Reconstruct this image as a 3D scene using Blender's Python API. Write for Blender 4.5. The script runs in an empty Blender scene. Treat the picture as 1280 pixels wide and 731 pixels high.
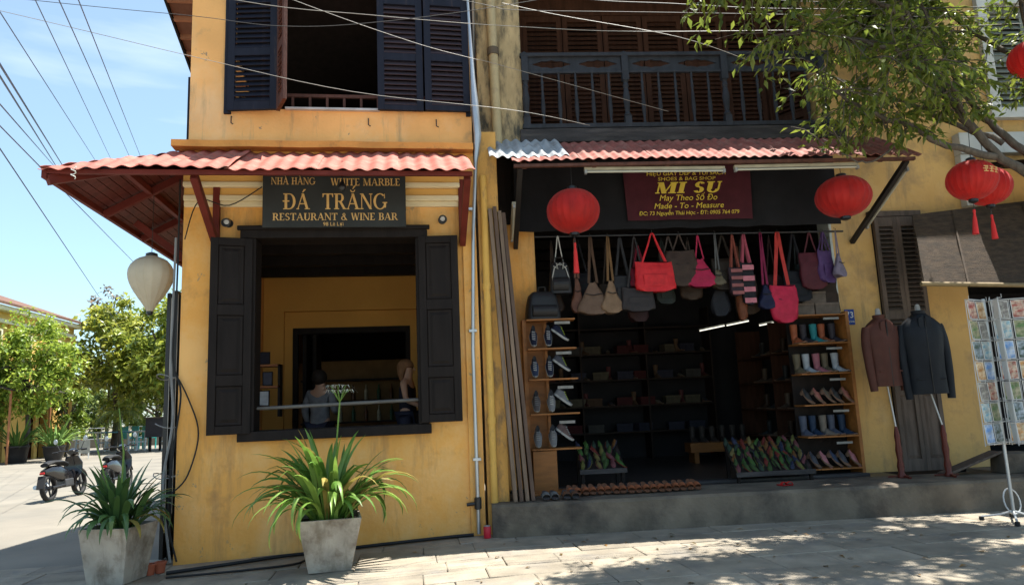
import bpy, bmesh, math, random
from mathutils import Vector, Matrix, noise
PI = math.pi
R = math.radians
rnd = random.Random(7)
sc = bpy.context.scene
COL = sc.collection

# ------------------------------------------------------------------ camera
cam_d = bpy.data.cameras.new('camera')
cam = bpy.data.objects.new('camera', cam_d)
COL.objects.link(cam)
cam_d.sensor_width = 36.0
cam_d.lens = 36.0 * 900.0 / 1280.0
cam_d.clip_start = 0.05
cam_d.clip_end = 2000
_y, _p, _r = R(8.5), R(9.0), R(2.4)
_F = Vector((math.sin(_y) * math.cos(_p), math.cos(_y) * math.cos(_p), math.sin(_p)))
_R0 = Vector((math.cos(_y), -math.sin(_y), 0))
_U0 = _R0.cross(_F)
_Rt = _R0 * math.cos(_r) - _U0 * math.sin(_r)
_Up = _R0 * math.sin(_r) + _U0 * math.cos(_r)
cam.matrix_world = Matrix(((_Rt.x, _Up.x, -_F.x, 0.0), (_Rt.y, _Up.y, -_F.y, -8.65), (_Rt.z, _Up.z, -_F.z, 1.5), (0, 0, 0, 1)))
sc.camera = cam

# ------------------------------------------------------------------ sky, sun, exposure
SUN = Vector((0.34, 0.09, 1.0)).normalized()
world = bpy.data.worlds.new('World')
sc.world = world
world.use_nodes = True
wn = world.node_tree
wn.nodes.clear()
w_out = wn.nodes.new('ShaderNodeOutputWorld')
w_bg = wn.nodes.new('ShaderNodeBackground')
w_sky = wn.nodes.new('ShaderNodeTexSky')
w_sky.sky_type = 'NISHITA'
w_sky.sun_disc = False
w_sky.sun_elevation = math.asin(SUN.z)
w_sky.sun_rotation = math.atan2(SUN.x, SUN.y)
w_sky.air_density = 1.0
w_sky.dust_density = 1.0
w_sky.ozone_density = 1.0
w_bg.inputs['Strength'].default_value = 0.075
# thin streaky cloud over the whole sky
w_tc = wn.nodes.new('ShaderNodeTexCoord')
w_map = wn.nodes.new('ShaderNodeMapping')
w_map.inputs['Scale'].default_value = (1.3, 1.3, 7.0)
w_n = wn.nodes.new('ShaderNodeTexNoise')
w_n.inputs['Scale'].default_value = 2.2
w_n.inputs['Detail'].default_value = 6
w_r = wn.nodes.new('ShaderNodeValToRGB')
w_r.color_ramp.elements[0].position = 0.56
w_r.color_ramp.elements[0].color = (0.14, 0.14, 0.14, 1)
w_r.color_ramp.elements[1].position = 0.85
w_r.color_ramp.elements[1].color = (0.5, 0.5, 0.5, 1)
w_mx = wn.nodes.new('ShaderNodeMixRGB')
w_mx.inputs['Color2'].default_value = (6.5, 7.0, 7.4, 1)
wn.links.new(w_tc.outputs['Generated'], w_map.inputs['Vector'])
wn.links.new(w_map.outputs['Vector'], w_n.inputs['Vector'])
wn.links.new(w_n.outputs['Fac'], w_r.inputs['Fac'])
wn.links.new(w_r.outputs['Color'], w_mx.inputs['Fac'])
w_tint = wn.nodes.new('ShaderNodeMixRGB')
w_tint.blend_type = 'MULTIPLY'
w_tint.inputs['Fac'].default_value = 1.0
w_tint.inputs['Color2'].default_value = (0.88, 1.08, 1.06, 1)
wn.links.new(w_sky.outputs['Color'], w_tint.inputs['Color1'])
wn.links.new(w_tint.outputs['Color'], w_mx.inputs['Color1'])
wn.links.new(w_mx.outputs['Color'], w_bg.inputs['Color'])
wn.links.new(w_bg.outputs['Background'], w_out.inputs['Surface'])

sun_d = bpy.data.lights.new('sun', 'SUN')
sun_d.energy = 4.4
sun_d.angle = R(0.55)
sun_d.color = (1.0, 0.95, 0.86)
sun = bpy.data.objects.new('sun', sun_d)
COL.objects.link(sun)
sun.location = (6, 2, 18)
sun.rotation_euler = SUN.to_track_quat('Z', 'Y').to_euler()

sc.view_settings.view_transform = 'Standard'
sc.view_settings.look = 'None'
sc.view_settings.gamma = 1.0
sc.view_settings.exposure = 1.62
sc.view_settings.use_curve_mapping = False
sc.render.engine = 'CYCLES'
sc.cycles.use_denoising = True
sc.cycles.max_bounces = 7
sc.cycles.diffuse_bounces = 5
sc.cycles.glossy_bounces = 3
sc.cycles.transparent_max_bounces = 8
sc.cycles.caustics_reflective = False
sc.cycles.caustics_refractive = False

# ------------------------------------------------------------------ materials
MATS = {}

def mat(name, col, rough=0.75, var=0.18, scale=5.0, bump=0.15, bscale=40.0, metal=0.0, spec=0.3,
        col2=None, c2pos=(0.5, 0.7), c2scale=2.0, stretch=(1, 1, 1), rand=0.0, transl=0.0, sheen=0.0, coat=0.0, world=False,
        streak=None, spos=(0.56, 0.72), sscale=3.0, pale=None, ppos=(0.55, 0.75), pscale=0.9,
        chips=None, kpos=(0.665, 0.685), kscale=5.0):
    """procedural paint / plaster / wood / cloth: base colour, mottling, a second worn colour in patches, bump"""
    if name in MATS:
        return MATS[name]
    m = bpy.data.materials.new(name)
    m.use_nodes = True
    nt = m.node_tree
    N, L = nt.nodes, nt.links
    b = N['Principled BSDF']
    out = N['Material Output']
    tc = N.new('ShaderNodeTexCoord')
    mp = N.new('ShaderNodeMapping')
    mp.inputs['Scale'].default_value = stretch
    if world:
        gp = N.new('ShaderNodeNewGeometry')
        L.new(gp.outputs['Position'], mp.inputs['Vector'])
    else:
        L.new(tc.outputs['Object'], mp.inputs['Vector'])
    n1 = N.new('ShaderNodeTexNoise')
    n1.inputs['Scale'].default_value = scale
    n1.inputs['Detail'].default_value = 5
    L.new(mp.outputs['Vector'], n1.inputs['Vector'])
    mr = N.new('ShaderNodeMapRange')
    mr.inputs['From Min'].default_value = 0.3
    mr.inputs['From Max'].default_value = 0.7
    mr.inputs['To Min'].default_value = 1 - var
    mr.inputs['To Max'].default_value = 1 + var
    L.new(n1.outputs['Fac'], mr.inputs['Value'])
    base = N.new('ShaderNodeRGB')
    base.outputs[0].default_value = (*col, 1)
    src = base.outputs[0]
    if col2:
        n2 = N.new('ShaderNodeTexNoise')
        n2.inputs['Scale'].default_value = c2scale
        n2.inputs['Detail'].default_value = 8
        n2.inputs['Roughness'].default_value = 0.65
        L.new(mp.outputs['Vector'], n2.inputs['Vector'])
        rp = N.new('ShaderNodeValToRGB')
        rp.color_ramp.elements[0].position = c2pos[0]
        rp.color_ramp.elements[1].position = c2pos[1]
        L.new(n2.outputs['Fac'], rp.inputs['Fac'])
        mx = N.new('ShaderNodeMixRGB')
        mx.inputs['Color2'].default_value = (*col2, 1)
        L.new(rp.outputs['Color'], mx.inputs['Fac'])
        L.new(src, mx.inputs['Color1'])
        src = mx.outputs['Color']
    for kind, c_, pos, sc_ in (('pale', pale, ppos, pscale), ('streak', streak, spos, sscale), ('chips', chips, kpos, kscale)):
        if not c_:
            continue
        m3 = N.new('ShaderNodeMapping')
        m3.inputs['Scale'].default_value = (1, 1, 0.14) if kind == 'streak' else (1, 1, 0.8)
        m3.inputs['Location'].default_value = (3.7, 1.1, 2.3)
        L.new((gp.outputs['Position'] if world else tc.outputs['Object']), m3.inputs['Vector'])
        n4 = N.new('ShaderNodeTexNoise')
        n4.inputs['Scale'].default_value = sc_
        n4.inputs['Detail'].default_value = 9
        n4.inputs['Roughness'].default_value = 0.7
        L.new(m3.outputs['Vector'], n4.inputs['Vector'])
        r4 = N.new('ShaderNodeValToRGB')
        r4.color_ramp.elements[0].position = pos[0]
        r4.color_ramp.elements[1].position = pos[1]
        L.new(n4.outputs['Fac'], r4.inputs['Fac'])
        x4 = N.new('ShaderNodeMixRGB')
        x4.inputs['Color2'].default_value = (*c_, 1)
        L.new(r4.outputs['Color'], x4.inputs['Fac'])
        L.new(src, x4.inputs['Color1'])
        src = x4.outputs['Color']
    hs = N.new('ShaderNodeHueSaturation')
    L.new(src, hs.inputs['Color'])
    if rand:
        oi = N.new('ShaderNodeObjectInfo')
        m2 = N.new('ShaderNodeMapRange')
        m2.inputs['To Min'].default_value = 1 - rand
        m2.inputs['To Max'].default_value = 1 + rand
        L.new(oi.outputs['Random'], m2.inputs['Value'])
        mu = N.new('ShaderNodeMath')
        mu.operation = 'MULTIPLY'
        L.new(mr.outputs['Result'], mu.inputs[0])
        L.new(m2.outputs['Result'], mu.inputs[1])
        L.new(mu.outputs[0], hs.inputs['Value'])
    else:
        L.new(mr.outputs['Result'], hs.inputs['Value'])
    L.new(hs.outputs['Color'], b.inputs['Base Color'])
    b.inputs['Roughness'].default_value = rough
    b.inputs['Metallic'].default_value = metal
    b.inputs['Specular IOR Level'].default_value = spec
    if coat:
        b.inputs['Coat Weight'].default_value = coat
    if sheen:
        b.inputs['Sheen Weight'].default_value = sheen
    if bump:
        n3 = N.new('ShaderNodeTexNoise')
        n3.inputs['Scale'].default_value = bscale
        n3.inputs['Detail'].default_value = 4
        L.new(mp.outputs['Vector'], n3.inputs['Vector'])
        bp = N.new('ShaderNodeBump')
        bp.inputs['Strength'].default_value = bump
        bp.inputs['Distance'].default_value = 0.02
        L.new(n3.outputs['Fac'], bp.inputs['Height'])
        L.new(bp.outputs['Normal'], b.inputs['Normal'])
    if transl:
        tr = N.new('ShaderNodeBsdfTranslucent')
        L.new(hs.outputs['Color'], tr.inputs['Color'])
        ms = N.new('ShaderNodeMixShader')
        ms.inputs['Fac'].default_value = transl
        L.new(b.outputs['BSDF'], ms.inputs[1])
        L.new(tr.outputs['BSDF'], ms.inputs[2])
        L.new(ms.outputs['Shader'], out.inputs['Surface'])
    MATS[name] = m
    return m

def emit(name, col, s):
    if name in MATS:
        return MATS[name]
    m = bpy.data.materials.new(name)
    m.use_nodes = True
    b = m.node_tree.nodes['Principled BSDF']
    b.inputs['Emission Color'].default_value = (*col, 1)
    b.inputs['Emission Strength'].default_value = s
    MATS[name] = m
    return m

# ------------------------------------------------------------------ mesh helpers
class MB:
    def __init__(s):
        s.v, s.f = [], []

    def add(s, vs, fs):
        o = len(s.v)
        s.v += [tuple(v) for v in vs]
        s.f += [tuple(i + o for i in f) for f in fs]
        return s

    def box(s, x0, x1, y0, y1, z0, z1):
        return s.add([(x0, y0, z0), (x1, y0, z0), (x1, y1, z0), (x0, y1, z0), (x0, y0, z1), (x1, y0, z1), (x1, y1, z1), (x0, y1, z1)],
                     [(0, 3, 2, 1), (4, 5, 6, 7), (0, 1, 5, 4), (1, 2, 6, 5), (2, 3, 7, 6), (3, 0, 4, 7)])

    def bar(s, a, b, w, h, up=(0, 0, 1)):
        """square bar from a to b, width w across, height h along up"""
        a, b = Vector(a), Vector(b)
        d = (b - a).normalized()
        u = Vector(up)
        sd = d.cross(u)
        if sd.length < 1e-4:
            sd = d.cross(Vector((1, 0, 0)))
        sd.normalize()
        u = sd.cross(d).normalized()
        vs = []
        for p in (a, b):
            for i, j in ((-1, -1), (1, -1), (1, 1), (-1, 1)):
                vs.append(p + sd * (i * w / 2) + u * (j * h / 2))
        return s.add(vs, [(3, 2, 1, 0), (4, 5, 6, 7), (0, 1, 5, 4), (1, 2, 6, 5), (2, 3, 7, 6), (3, 0, 4, 7)])

    def tube(s, pts, r, n=8, cap=True):
        pts = [Vector(p) for p in pts]
        rs = r if isinstance(r, (list, tuple)) else [r] * len(pts)
        rings = []
        prev = None
        for i, p in enumerate(pts):
            d = (pts[min(i + 1, len(pts) - 1)] - pts[max(i - 1, 0)]).normalized()
            if prev is None:
                a = Vector((0, 0, 1)) if abs(d.z) < 0.9 else Vector((1, 0, 0))
                u = d.cross(a).normalized()
            else:
                u = (prev - d * prev.dot(d)).normalized()
            prev = u
            w = d.cross(u)
            rings.append([p + (u * math.cos(2 * PI * k / n) + w * math.sin(2 * PI * k / n)) * rs[i] for k in range(n)])
        return s.loft(rings, cap)

    def loft(s, rings, cap=True, closed=True):
        n = len(rings[0])
        vs = [v for r in rings for v in r]
        fs = []
        for i in range(len(rings) - 1):
            for k in range(n if closed else n - 1):
                k2 = (k + 1) % n
                fs.append((i * n + k, i * n + k2, (i + 1) * n + k2, (i + 1) * n + k))
        if cap:
            fs.append(tuple(range(n - 1, -1, -1)))
            fs.append(tuple((len(rings) - 1) * n + k for k in range(n)))
        return s.add(vs, fs)

    def lathe(s, prof, c=(0, 0, 0), n=16, sx=1.0, sy=1.0, cap=True):
        rings = [[(c[0] + r * sx * math.cos(2 * PI * k / n), c[1] + r * sy * math.sin(2 * PI * k / n), c[2] + z) for k in range(n)] for r, z in prof]
        return s.loft(rings, cap)

    def prism(s, poly, y0, y1):
        """polygon in x,z extruded along y"""
        n = len(poly)
        vs = [(x, y0, z) for x, z in poly] + [(x, y1, z) for x, z in poly]
        fs = [tuple(range(n)), tuple(range(2 * n - 1, n - 1, -1))]
        fs += [((i + 1) % n, i, n + i, n + (i + 1) % n) for i in range(n)]
        return s.add(vs, fs)

    def xf(s, M):
        s.v = [tuple(M @ Vector(v)) for v in s.v]
        return s

    def mesh(s, name, m, smooth=False, fix=True):
        me = bpy.data.meshes.new(name)
        me.from_pydata(s.v, [], s.f)
        if fix:
            bm = bmesh.new()
            bm.from_mesh(me)
            bmesh.ops.recalc_face_normals(bm, faces=bm.faces)
            bm.to_mesh(me)
            bm.free()
        if m:
            me.materials.append(m)
        if smooth:
            me.polygons.foreach_set('use_smooth', [True] * len(me.polygons))
            try:
                me.set_sharp_from_angle(angle=R(smooth if smooth is not True else 50))
            except Exception:
                pass
        return me

    def build(s, name, m, parent=None, smooth=False, bevel=0.0, fix=True):
        o = bpy.data.objects.new(name, s.mesh(name, m, smooth, fix))
        COL.objects.link(o)
        if parent:
            o.parent = parent
        if bevel:
            md = o.modifiers.new('bevel', 'BEVEL')
            md.width = bevel
            md.segments = 2
            md.limit_method = 'ANGLE'
        return o

# the shop's front stands turned 4.5 degrees from the corner building's
FS = Matrix.Translation((0.9, -0.28, 0)) @ Matrix.Rotation(R(-4.5), 4, 'Z')
FW = Matrix.Identity(4)

def tag(o, label, cat, group=None):
    o['label'] = label
    o['category'] = cat
    if group:
        o['group'] = group
    return o

def thing(name, label, cat, loc=(0, 0, 0), rz=0.0, group=None, frame=FW):
    o = bpy.data.objects.new(name, None)
    o.empty_display_size = 0.1
    COL.objects.link(o)
    o.matrix_world = frame @ Matrix.Translation(loc) @ Matrix.Rotation(rz, 4, 'Z')
    return tag(o, label, cat, group)

def struct(o):
    o['kind'] = 'structure'
    return o

def inst(me, name, parent, loc=(0, 0, 0), rot=(0, 0, 0), scale=(1, 1, 1), m=None):
    o = bpy.data.objects.new(name, me)
    COL.objects.link(o)
    o.parent = parent
    o.location = loc
    o.rotation_euler = rot
    o.scale = scale
    if m:
        o.material_slots[0].link = 'OBJECT'
        o.material_slots[0].material = m
    return o

def wallgrid(mb, x0, x1, z0, z1, y0, y1, holes):
    """wall slab with rectangular openings (hx0, hx1, hz0, hz1) and their reveals, clean faces only"""
    xs = sorted({x0, x1, *[min(max(h[i], x0), x1) for h in holes for i in (0, 1)]})
    zs = sorted({z0, z1, *[min(max(h[i], z0), z1) for h in holes for i in (2, 3)]})
    def solid(i, j):
        if i < 0 or j < 0 or i >= len(xs) - 1 or j >= len(zs) - 1:
            return False
        cx, cz = (xs[i] + xs[i + 1]) / 2, (zs[j] + zs[j + 1]) / 2
        return not any(h[0] < cx < h[1] and h[2] < cz < h[3] for h in holes)
    for i in range(len(xs) - 1):
        for j in range(len(zs) - 1):
            if not solid(i, j):
                continue
            a, b, c, d = xs[i], xs[i + 1], zs[j], zs[j + 1]
            mb.add([(a, y0, c), (b, y0, c), (b, y0, d), (a, y0, d)], [(0, 1, 2, 3)])
            mb.add([(a, y1, c), (b, y1, c), (b, y1, d), (a, y1, d)], [(3, 2, 1, 0)])
            if not solid(i - 1, j):
                mb.add([(a, y0, c), (a, y1, c), (a, y1, d), (a, y0, d)], [(3, 2, 1, 0)])
            if not solid(i + 1, j):
                mb.add([(b, y0, c), (b, y1, c), (b, y1, d), (b, y0, d)], [(0, 1, 2, 3)])
            if not solid(i, j - 1):
                mb.add([(a, y0, c), (b, y0, c), (b, y1, c), (a, y1, c)], [(3, 2, 1, 0)])
            if not solid(i, j + 1):
                mb.add([(a, y0, d), (b, y0, d), (b, y1, d), (a, y1, d)], [(0, 1, 2, 3)])
    return mb

def corrugated(name, m, parent, o, u, v, period, amp, start=lambda t: 0.0, end=lambda t: 1.0, nv=7, th=0.005, wob=0.01, seed=0, ph=0.0):
    """corrugated sheet: u = vector across the waves, v = vector down the slope, start/end(t) clip it"""
    o, u, v = Vector(o), Vector(u), Vector(v)
    n = u.cross(v).normalized()
    if n.z < 0:
        n = -n
    cols = max(4, int(u.length / period * 8))
    top, bot = [], []
    for i in range(cols + 1):
        t = i / cols
        a, b = start(t), end(t)
        for j in range(nv + 1):
            s = a + (b - a) * j / nv
            p = o + u * t + v * s
            h = amp * math.sin(2 * PI * (u.length * t / period + ph))
            q = p + n * h + Vector((0, 0, wob * noise.noise(Vector((p.x * 1.3 + seed, p.y * 1.7, p.z)))))
            top.append(q)
            bot.append(q - n * th)
    k = nv + 1
    fs = []
    nt = len(top)
    for i in range(cols):
        for j in range(nv):
            a = i * k + j
            fs.append((a, a + 1, a + k + 1, a + k))
            fs.append((nt + a, nt + a + k, nt + a + k + 1, nt + a + 1))
        for j in (0, nv):
            a = i * k + j
            fs.append((a, a + k, nt + a + k, nt + a))
    for j in range(nv):
        for i in (0, cols):
            a = i * k + j
            fs.append((a, a + 1, nt + a + 1, nt + a))
    mb = MB()
    mb.add(top + bot, fs)
    return mb.build(name, m, parent, smooth=40)

def text_mesh(s, size, m, name, parent, M, shear=0.0, ext=0.002, align='CENTER', width=None):
    c = bpy.data.curves.new('lettering', 'FONT')
    c.body = s
    c.size = size
    c.shear = shear
    c.extrude = ext
    c.align_x = align
    c.resolution_u = 3
    o = bpy.data.objects.new('lettering', c)
    COL.objects.link(o)
    dg = bpy.context.evaluated_depsgraph_get()
    me = bpy.data.meshes.new_from_object(o.evaluated_get(dg))
    COL.objects.unlink(o)
    bpy.data.objects.remove(o)
    xs = [v.co.x for v in me.vertices]
    if width:
        k = width / max(1e-6, max(xs) - min(xs))
        for v in me.vertices:
            v.co.x *= k
    me.materials.clear()
    me.materials.append(m)
    ob = bpy.data.objects.new(name, me)
    COL.objects.link(ob)
    ob.parent = parent
    ob.matrix_local = M
    ob['kind'] = 'stuff'
    return ob

# serif capitals drawn as strokes: stem S, hairline H, serif length L
def serif(ch, S=0.17, H=0.055, Lx=0.09):
    P = []
    def q(a, b, c, d): P.append((a, b, c, d))
    def rect(x0, x1, y0, y1): q((x0, y0), (x1, y0), (x1, y1), (x0, y1))
    def stem(x, w=S, y0=0.0, y1=1.0, b=True, t=True):
        rect(x, x + w, y0 + (H if b else 0), y1 - (H if t else 0))
        if b: rect(x - Lx, x + w + Lx, y0, y0 + H)
        if t: rect(x - Lx, x + w + Lx, y1 - H, y1)
    def diag(xa, ya, xb, yb, w): q((xa - w / 2, ya), (xa + w / 2, ya), (xb + w / 2, yb), (xb - w / 2, yb))
    def arc(cx, cy, rx, ry, a0, a1, wx, wy, n=12):
        for i in range(n):
            p = []
            for a in (a0 + (a1 - a0) * i / n, a0 + (a1 - a0) * (i + 1) / n):
                ca, sa = math.cos(R(a)), math.sin(R(a))
                p.append(((cx + rx * ca, cy + ry * sa), (cx + (rx - wx) * ca, cy + (ry - wy) * sa)))
            q(p[0][0], p[1][0], p[1][1], p[0][1])
    W = 0.8
    l = Lx
    if ch in 'AÀÁẮ':
        diag(l, 0, 0.42, 1, H); diag(0.82 - S / 2, 0, 0.42, 1, S); rect(0.2, 0.64, 0.32, 0.32 + H)
        rect(0, 2 * l, 0, H); rect(0.82 - S / 2 - S * .5 - l, 0.82 + l, -0.001, H - 0.001); W = 0.92
        if ch == 'À': q((0.22, 1.27), (0.36, 1.27), (0.48, 1.08), (0.42, 1.08))
        if ch == 'Á': q((0.5, 1.27), (0.64, 1.27), (0.44, 1.08), (0.38, 1.08))
        if ch == 'Ắ':
            arc(0.42, 1.24, 0.17, 0.16, 180, 360, 0.06, 0.06, 8)
            q((0.5, 1.5), (0.63, 1.5), (0.46, 1.3), (0.4, 1.3))
    elif ch == 'B':
        stem(l, b=False, t=False); rect(0, 0.4, 0, H); rect(0, 0.4, 1 - H, 1); rect(l, 0.4, 0.5, 0.5 + H)
        arc(0.4, 0.75, 0.24, 0.25, -90, 90, S * .9, H); arc(0.4, 0.265, 0.29, 0.265, -90, 90, S, H); W = 0.76
    elif ch in 'DĐ':
        stem(l, b=False, t=False); rect(0, 0.4, 0, H); rect(0, 0.4, 1 - H, 1)
        arc(0.4, 0.5, 0.42, 0.5, -90, 90, S, H); W = 0.88
        if ch == 'Đ': rect(-0.04, 0.4, 0.48, 0.48 + H * 1.4)
    elif ch == 'E':
        stem(l, b=False, t=False); rect(0, 0.62, 0, H); rect(0, 0.6, 1 - H, 1); rect(l + S, 0.46, 0.5 - H / 2, 0.5 + H / 2)
        q((0.57, 0), (0.64, 0.24), (0.6, 0.24), (0.5, H)); q((0.5, 1 - H), (0.56, 0.8), (0.6, 0.8), (0.6, 1)); W = 0.72
    elif ch == 'G':
        arc(0.46, 0.5, 0.46, 0.52, 48, 325, S, H, 18); stem(0.72, S * .9, 0.1, 0.45, b=False); q((0.74, 0.7), (0.8, 0.7), (0.8, 0.98), (0.76, 0.98)); W = 0.98
    elif ch == 'H':
        stem(l); stem(0.6); rect(l + S, 0.6, 0.5 - H / 2, 0.5 + H / 2); W = 0.6 + S + l + .05
    elif ch == 'I':
        stem(l); W = 2 * l + S + .04
    elif ch == 'L':
        stem(l, b=False); rect(0, 0.6, 0, H); q((0.55, 0), (0.62, 0.26), (0.58, 0.26), (0.48, H)); W = 0.68
    elif ch == 'M':
        rect(l, l + H, 0, 1); rect(0, 2 * l + H, 0, H); stem(0.8); rect(0, l + S, 1 - H, 1)
        diag(0.5, 0, l + S * .45, 1, S); diag(0.5, 0, 0.84, 1, H); W = 0.8 + S + l + .06
    elif ch == 'N':
        rect(l, l + H, 0, 1); rect(0, 2 * l + H, 0, H); rect(0.72, 0.72 + H, 0, 1); rect(0.72 - l, 0.72 + H + l, 1 - H, 1)
        diag(0.74, 0, l + S * .3, 1, S); rect(0, l + S * .4, 1 - H, 1); W = 0.72 + H + l + .06
    elif ch == 'R':
        stem(l, t=False); rect(0, 0.42, 1 - H, 1); rect(l, 0.42, 0.47, 0.47 + H)
        arc(0.42, 0.735, 0.25, 0.265, -90, 90, S * .95, H); diag(0.72, 0, 0.42, 0.5, S); rect(0.6, 0.84, 0, H); W = 0.86
    elif ch == 'S':
        arc(0.3, 0.74, 0.27, 0.27, 20, 250, S * .85, H * 1.2, 12); arc(0.3, 0.27, 0.29, 0.28, 200, 430, S * .9, H * 1.2, 12)
        q((0.08, 0.66), (0.3, 0.60), (0.56, 0.36), (0.3, 0.44)); W = 0.68
    elif ch == 'T':
        stem(0.36 - S / 2, t=False); rect(0, 0.72, 1 - H, 1)
        q((0, 0.76), (0.04, 0.76), (0.12, 1), (0, 1)); q((0.68, 0.76), (0.72, 0.76), (0.72, 1), (0.6, 1)); W = 0.78
    elif ch == 'U':
        stem(l, y0=0.3, b=False); rect(0.66, 0.66 + H * 1.2, 0.3, 1); rect(0.66 - l, 0.66 + H + l, 1 - H, 1)
        arc((l + 0.66 + H * 1.2) / 2, 0.31, (0.66 + H * 1.2 - l) / 2, 0.33, 180, 360, S * .8, H * 1.3); W = 0.86
    elif ch == 'W':
        diag(0.34, 0, 0.12, 1, S); diag(0.36, 0, 0.56, 1, H); diag(0.78, 0, 0.54, 1, S); diag(0.8, 0, 1.0, 1, H)
        rect(0, 0.28, 1 - H, 1.001); rect(0.9, 1.1, 1 - H, 1.001); W = 1.14
    elif ch == '&':
        arc(0.38, 0.77, 0.18, 0.23, 0, 360, S * .6, H, 14); arc(0.32, 0.27, 0.31, 0.28, 60, 350, S * .8, H, 14); diag(0.72, 0, 0.3, 0.68, S); W = 0.86
    elif ch == '-':
        rect(0.05, 0.35, 0.4, 0.5); W = 0.45
    elif ch == ' ':
        W = 0.42
    return P, W

def serif_line(parent, m, s, x0, x1, z0, cap, y, d, S=0.17, H=0.055, L=0.09, shear=0.0):
    """a line of capitals filling x0..x1 at baseline z0, raised d towards -y from y, one part per letter"""
    tot = sum(serif(c, S, H, L)[1] for c in s)
    k = (x1 - x0) / tot
    x = x0
    for c in s:
        P, W = serif(c, S, H, L)
        mb = MB()
        for e, poly in enumerate(P):
            pts = [(x + (px + shear * pz) * k, z0 + pz * cap) for px, pz in poly]
            mb.prism(pts, y - d - (e % 7) * 0.00008, y)
        if P:
            mb.build('letter', m, parent)
        x += W * k

# ------------------------------------------------------------------ material set
ochre = mat('ochre_plaster', (0.77, 0.38, 0.094), 0.85, 0.10, 1.2, 0.3, 18, col2=(0.34, 0.185, 0.075), c2pos=(0.55, 0.84), c2scale=2.6, world=True, streak=(0.38, 0.21, 0.09), spos=(0.52, 0.76), sscale=4.0, pale=(0.79, 0.45, 0.16), ppos=(0.45, 0.62), pscale=1.6, chips=(0.34, 0.25, 0.15), kpos=(0.63, 0.67))
ochre_up = mat('faded_ochre_plaster', (0.82, 0.43, 0.15), 0.85, 0.12, 1.5, 0.25, 30, col2=(0.30, 0.22, 0.13), c2pos=(0.58, 0.80), c2scale=2.3, world=True, streak=(0.34, 0.25, 0.14), spos=(0.55, 0.78), sscale=5.0, pale=(0.80, 0.50, 0.24), ppos=(0.5, 0.7), pscale=1.1, chips=(0.26, 0.2, 0.14))
ochre_in = mat('inner_ochre_plaster', (0.62, 0.33, 0.08), 0.85, 0.1, 1.0, 0.1, 20, world=True)
stained = mat('mould_stained_plaster', (0.46, 0.34, 0.18), 0.9, 0.25, 3, 0.35, 25, col2=(0.07, 0.065, 0.05), c2pos=(0.44, 0.62), c2scale=2.4, world=True, stretch=(2.5, 2.5, 0.8))
ledge_m = mat('ledge_paint', (0.62, 0.28, 0.07), 0.85, 0.2, 3, 0.3, 25, col2=(0.12, 0.09, 0.06), c2pos=(0.55, 0.75), c2scale=4, world=True)
cream = mat('cream_moulding', (0.74, 0.62, 0.40), 0.8, 0.08, 2, 0.1, world=True)
mould_y = mat('yellow_moulding', (0.64, 0.36, 0.10), 0.8, 0.08, 2, 0.1, world=True)
dark_wood = mat('black_brown_wood', (0.014, 0.0105, 0.0095), 0.6, 0.25, 3, 0.2, 30, stretch=(4, 4, 0.6), spec=0.12)
navy_wood = mat('navy_shutter_paint', (0.014, 0.016, 0.027), 0.6, spec=0.15, var=0.2, scale=3, bump=0.2, bscale=30, stretch=(4, 4, 0.6), col2=(0.05, 0.035, 0.03), c2pos=(0.58, 0.7), c2scale=3)
brown_wood = mat('red_brown_wood', (0.085, 0.032, 0.021), 0.65, 0.3, 4, 0.25, 30, stretch=(4, 4, 0.6))
maroon = mat('maroon_paint', (0.12, 0.022, 0.016), 0.6, spec=0.15, var=0.2, scale=4, bump=0.15, bscale=30)
soffit_m = mat('maroon_soffit_boards', (0.10, 0.022, 0.018), 0.6, 0.25, 3, 0.2, 30, stretch=(0.6, 4, 4))
red_tin = mat('faded_red_roof_sheet', (0.36, 0.095, 0.07), 0.7, 0.2, 3.5, 0.15, 30, col2=(0.36, 0.165, 0.125), c2pos=(0.48, 0.70), c2scale=5.5, world=True, streak=(0.15, 0.075, 0.055), spos=(0.50, 0.70), sscale=9.0)
shaded_tin = mat('shaded_red_roof_sheet', (0.30, 0.09, 0.07), 0.7, 0.22, 3.5, 0.15, 30, col2=(0.36, 0.19, 0.15), c2pos=(0.5, 0.72), c2scale=6, world=True, streak=(0.13, 0.065, 0.05), spos=(0.50, 0.70), sscale=10.0)  # right awning's red, darkened in its base colour to deepen the shade
grey_tin = mat('weathered_grey_roof_sheet', (0.34, 0.36, 0.38), 0.6, 0.25, 3, 0.1, 30, col2=(0.16, 0.15, 0.14), c2pos=(0.5, 0.7), c2scale=5, world=True)
black_met = mat('black_metal', (0.012, 0.012, 0.014), 0.4, 0.1, 4, 0.05, spec=0.5)
grey_met = mat('galvanised_pipe', (0.42, 0.44, 0.46), 0.38, 0.15, 3, 0.05, metal=0.7, stretch=(3, 3, 0.5))
white_pl = mat('white_plastic', (0.72, 0.72, 0.68), 0.45, 0.06, 4, 0.03)
gold = mat('gold_letter_paint', (0.62, 0.38, 0.14), 0.45, 0.15, 8, 0.05)
yellow_l = mat('yellow_letter_paint', (0.62, 0.46, 0.06), 0.6, 0.12, 8, 0.05)
slate = mat('charcoal_sign_board', (0.034, 0.036, 0.036), 0.6, spec=0.15, var=0.15, scale=3, bump=0.1)
slab_m = mat('pale_paving_stone', (0.245, 0.212, 0.164), 0.85, 0.2, 3.5, 0.4, 45, rand=0.14, world=True, col2=(0.18, 0.165, 0.145), c2pos=(0.48, 0.70), c2scale=2.2, pale=(0.29, 0.25, 0.19), ppos=(.5, .7), pscale=2.0)
joint_m = mat('paving_joint_mortar', (0.19, 0.17, 0.135), 0.95, 0.25, 8, 0.4, 40, world=True)
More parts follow.
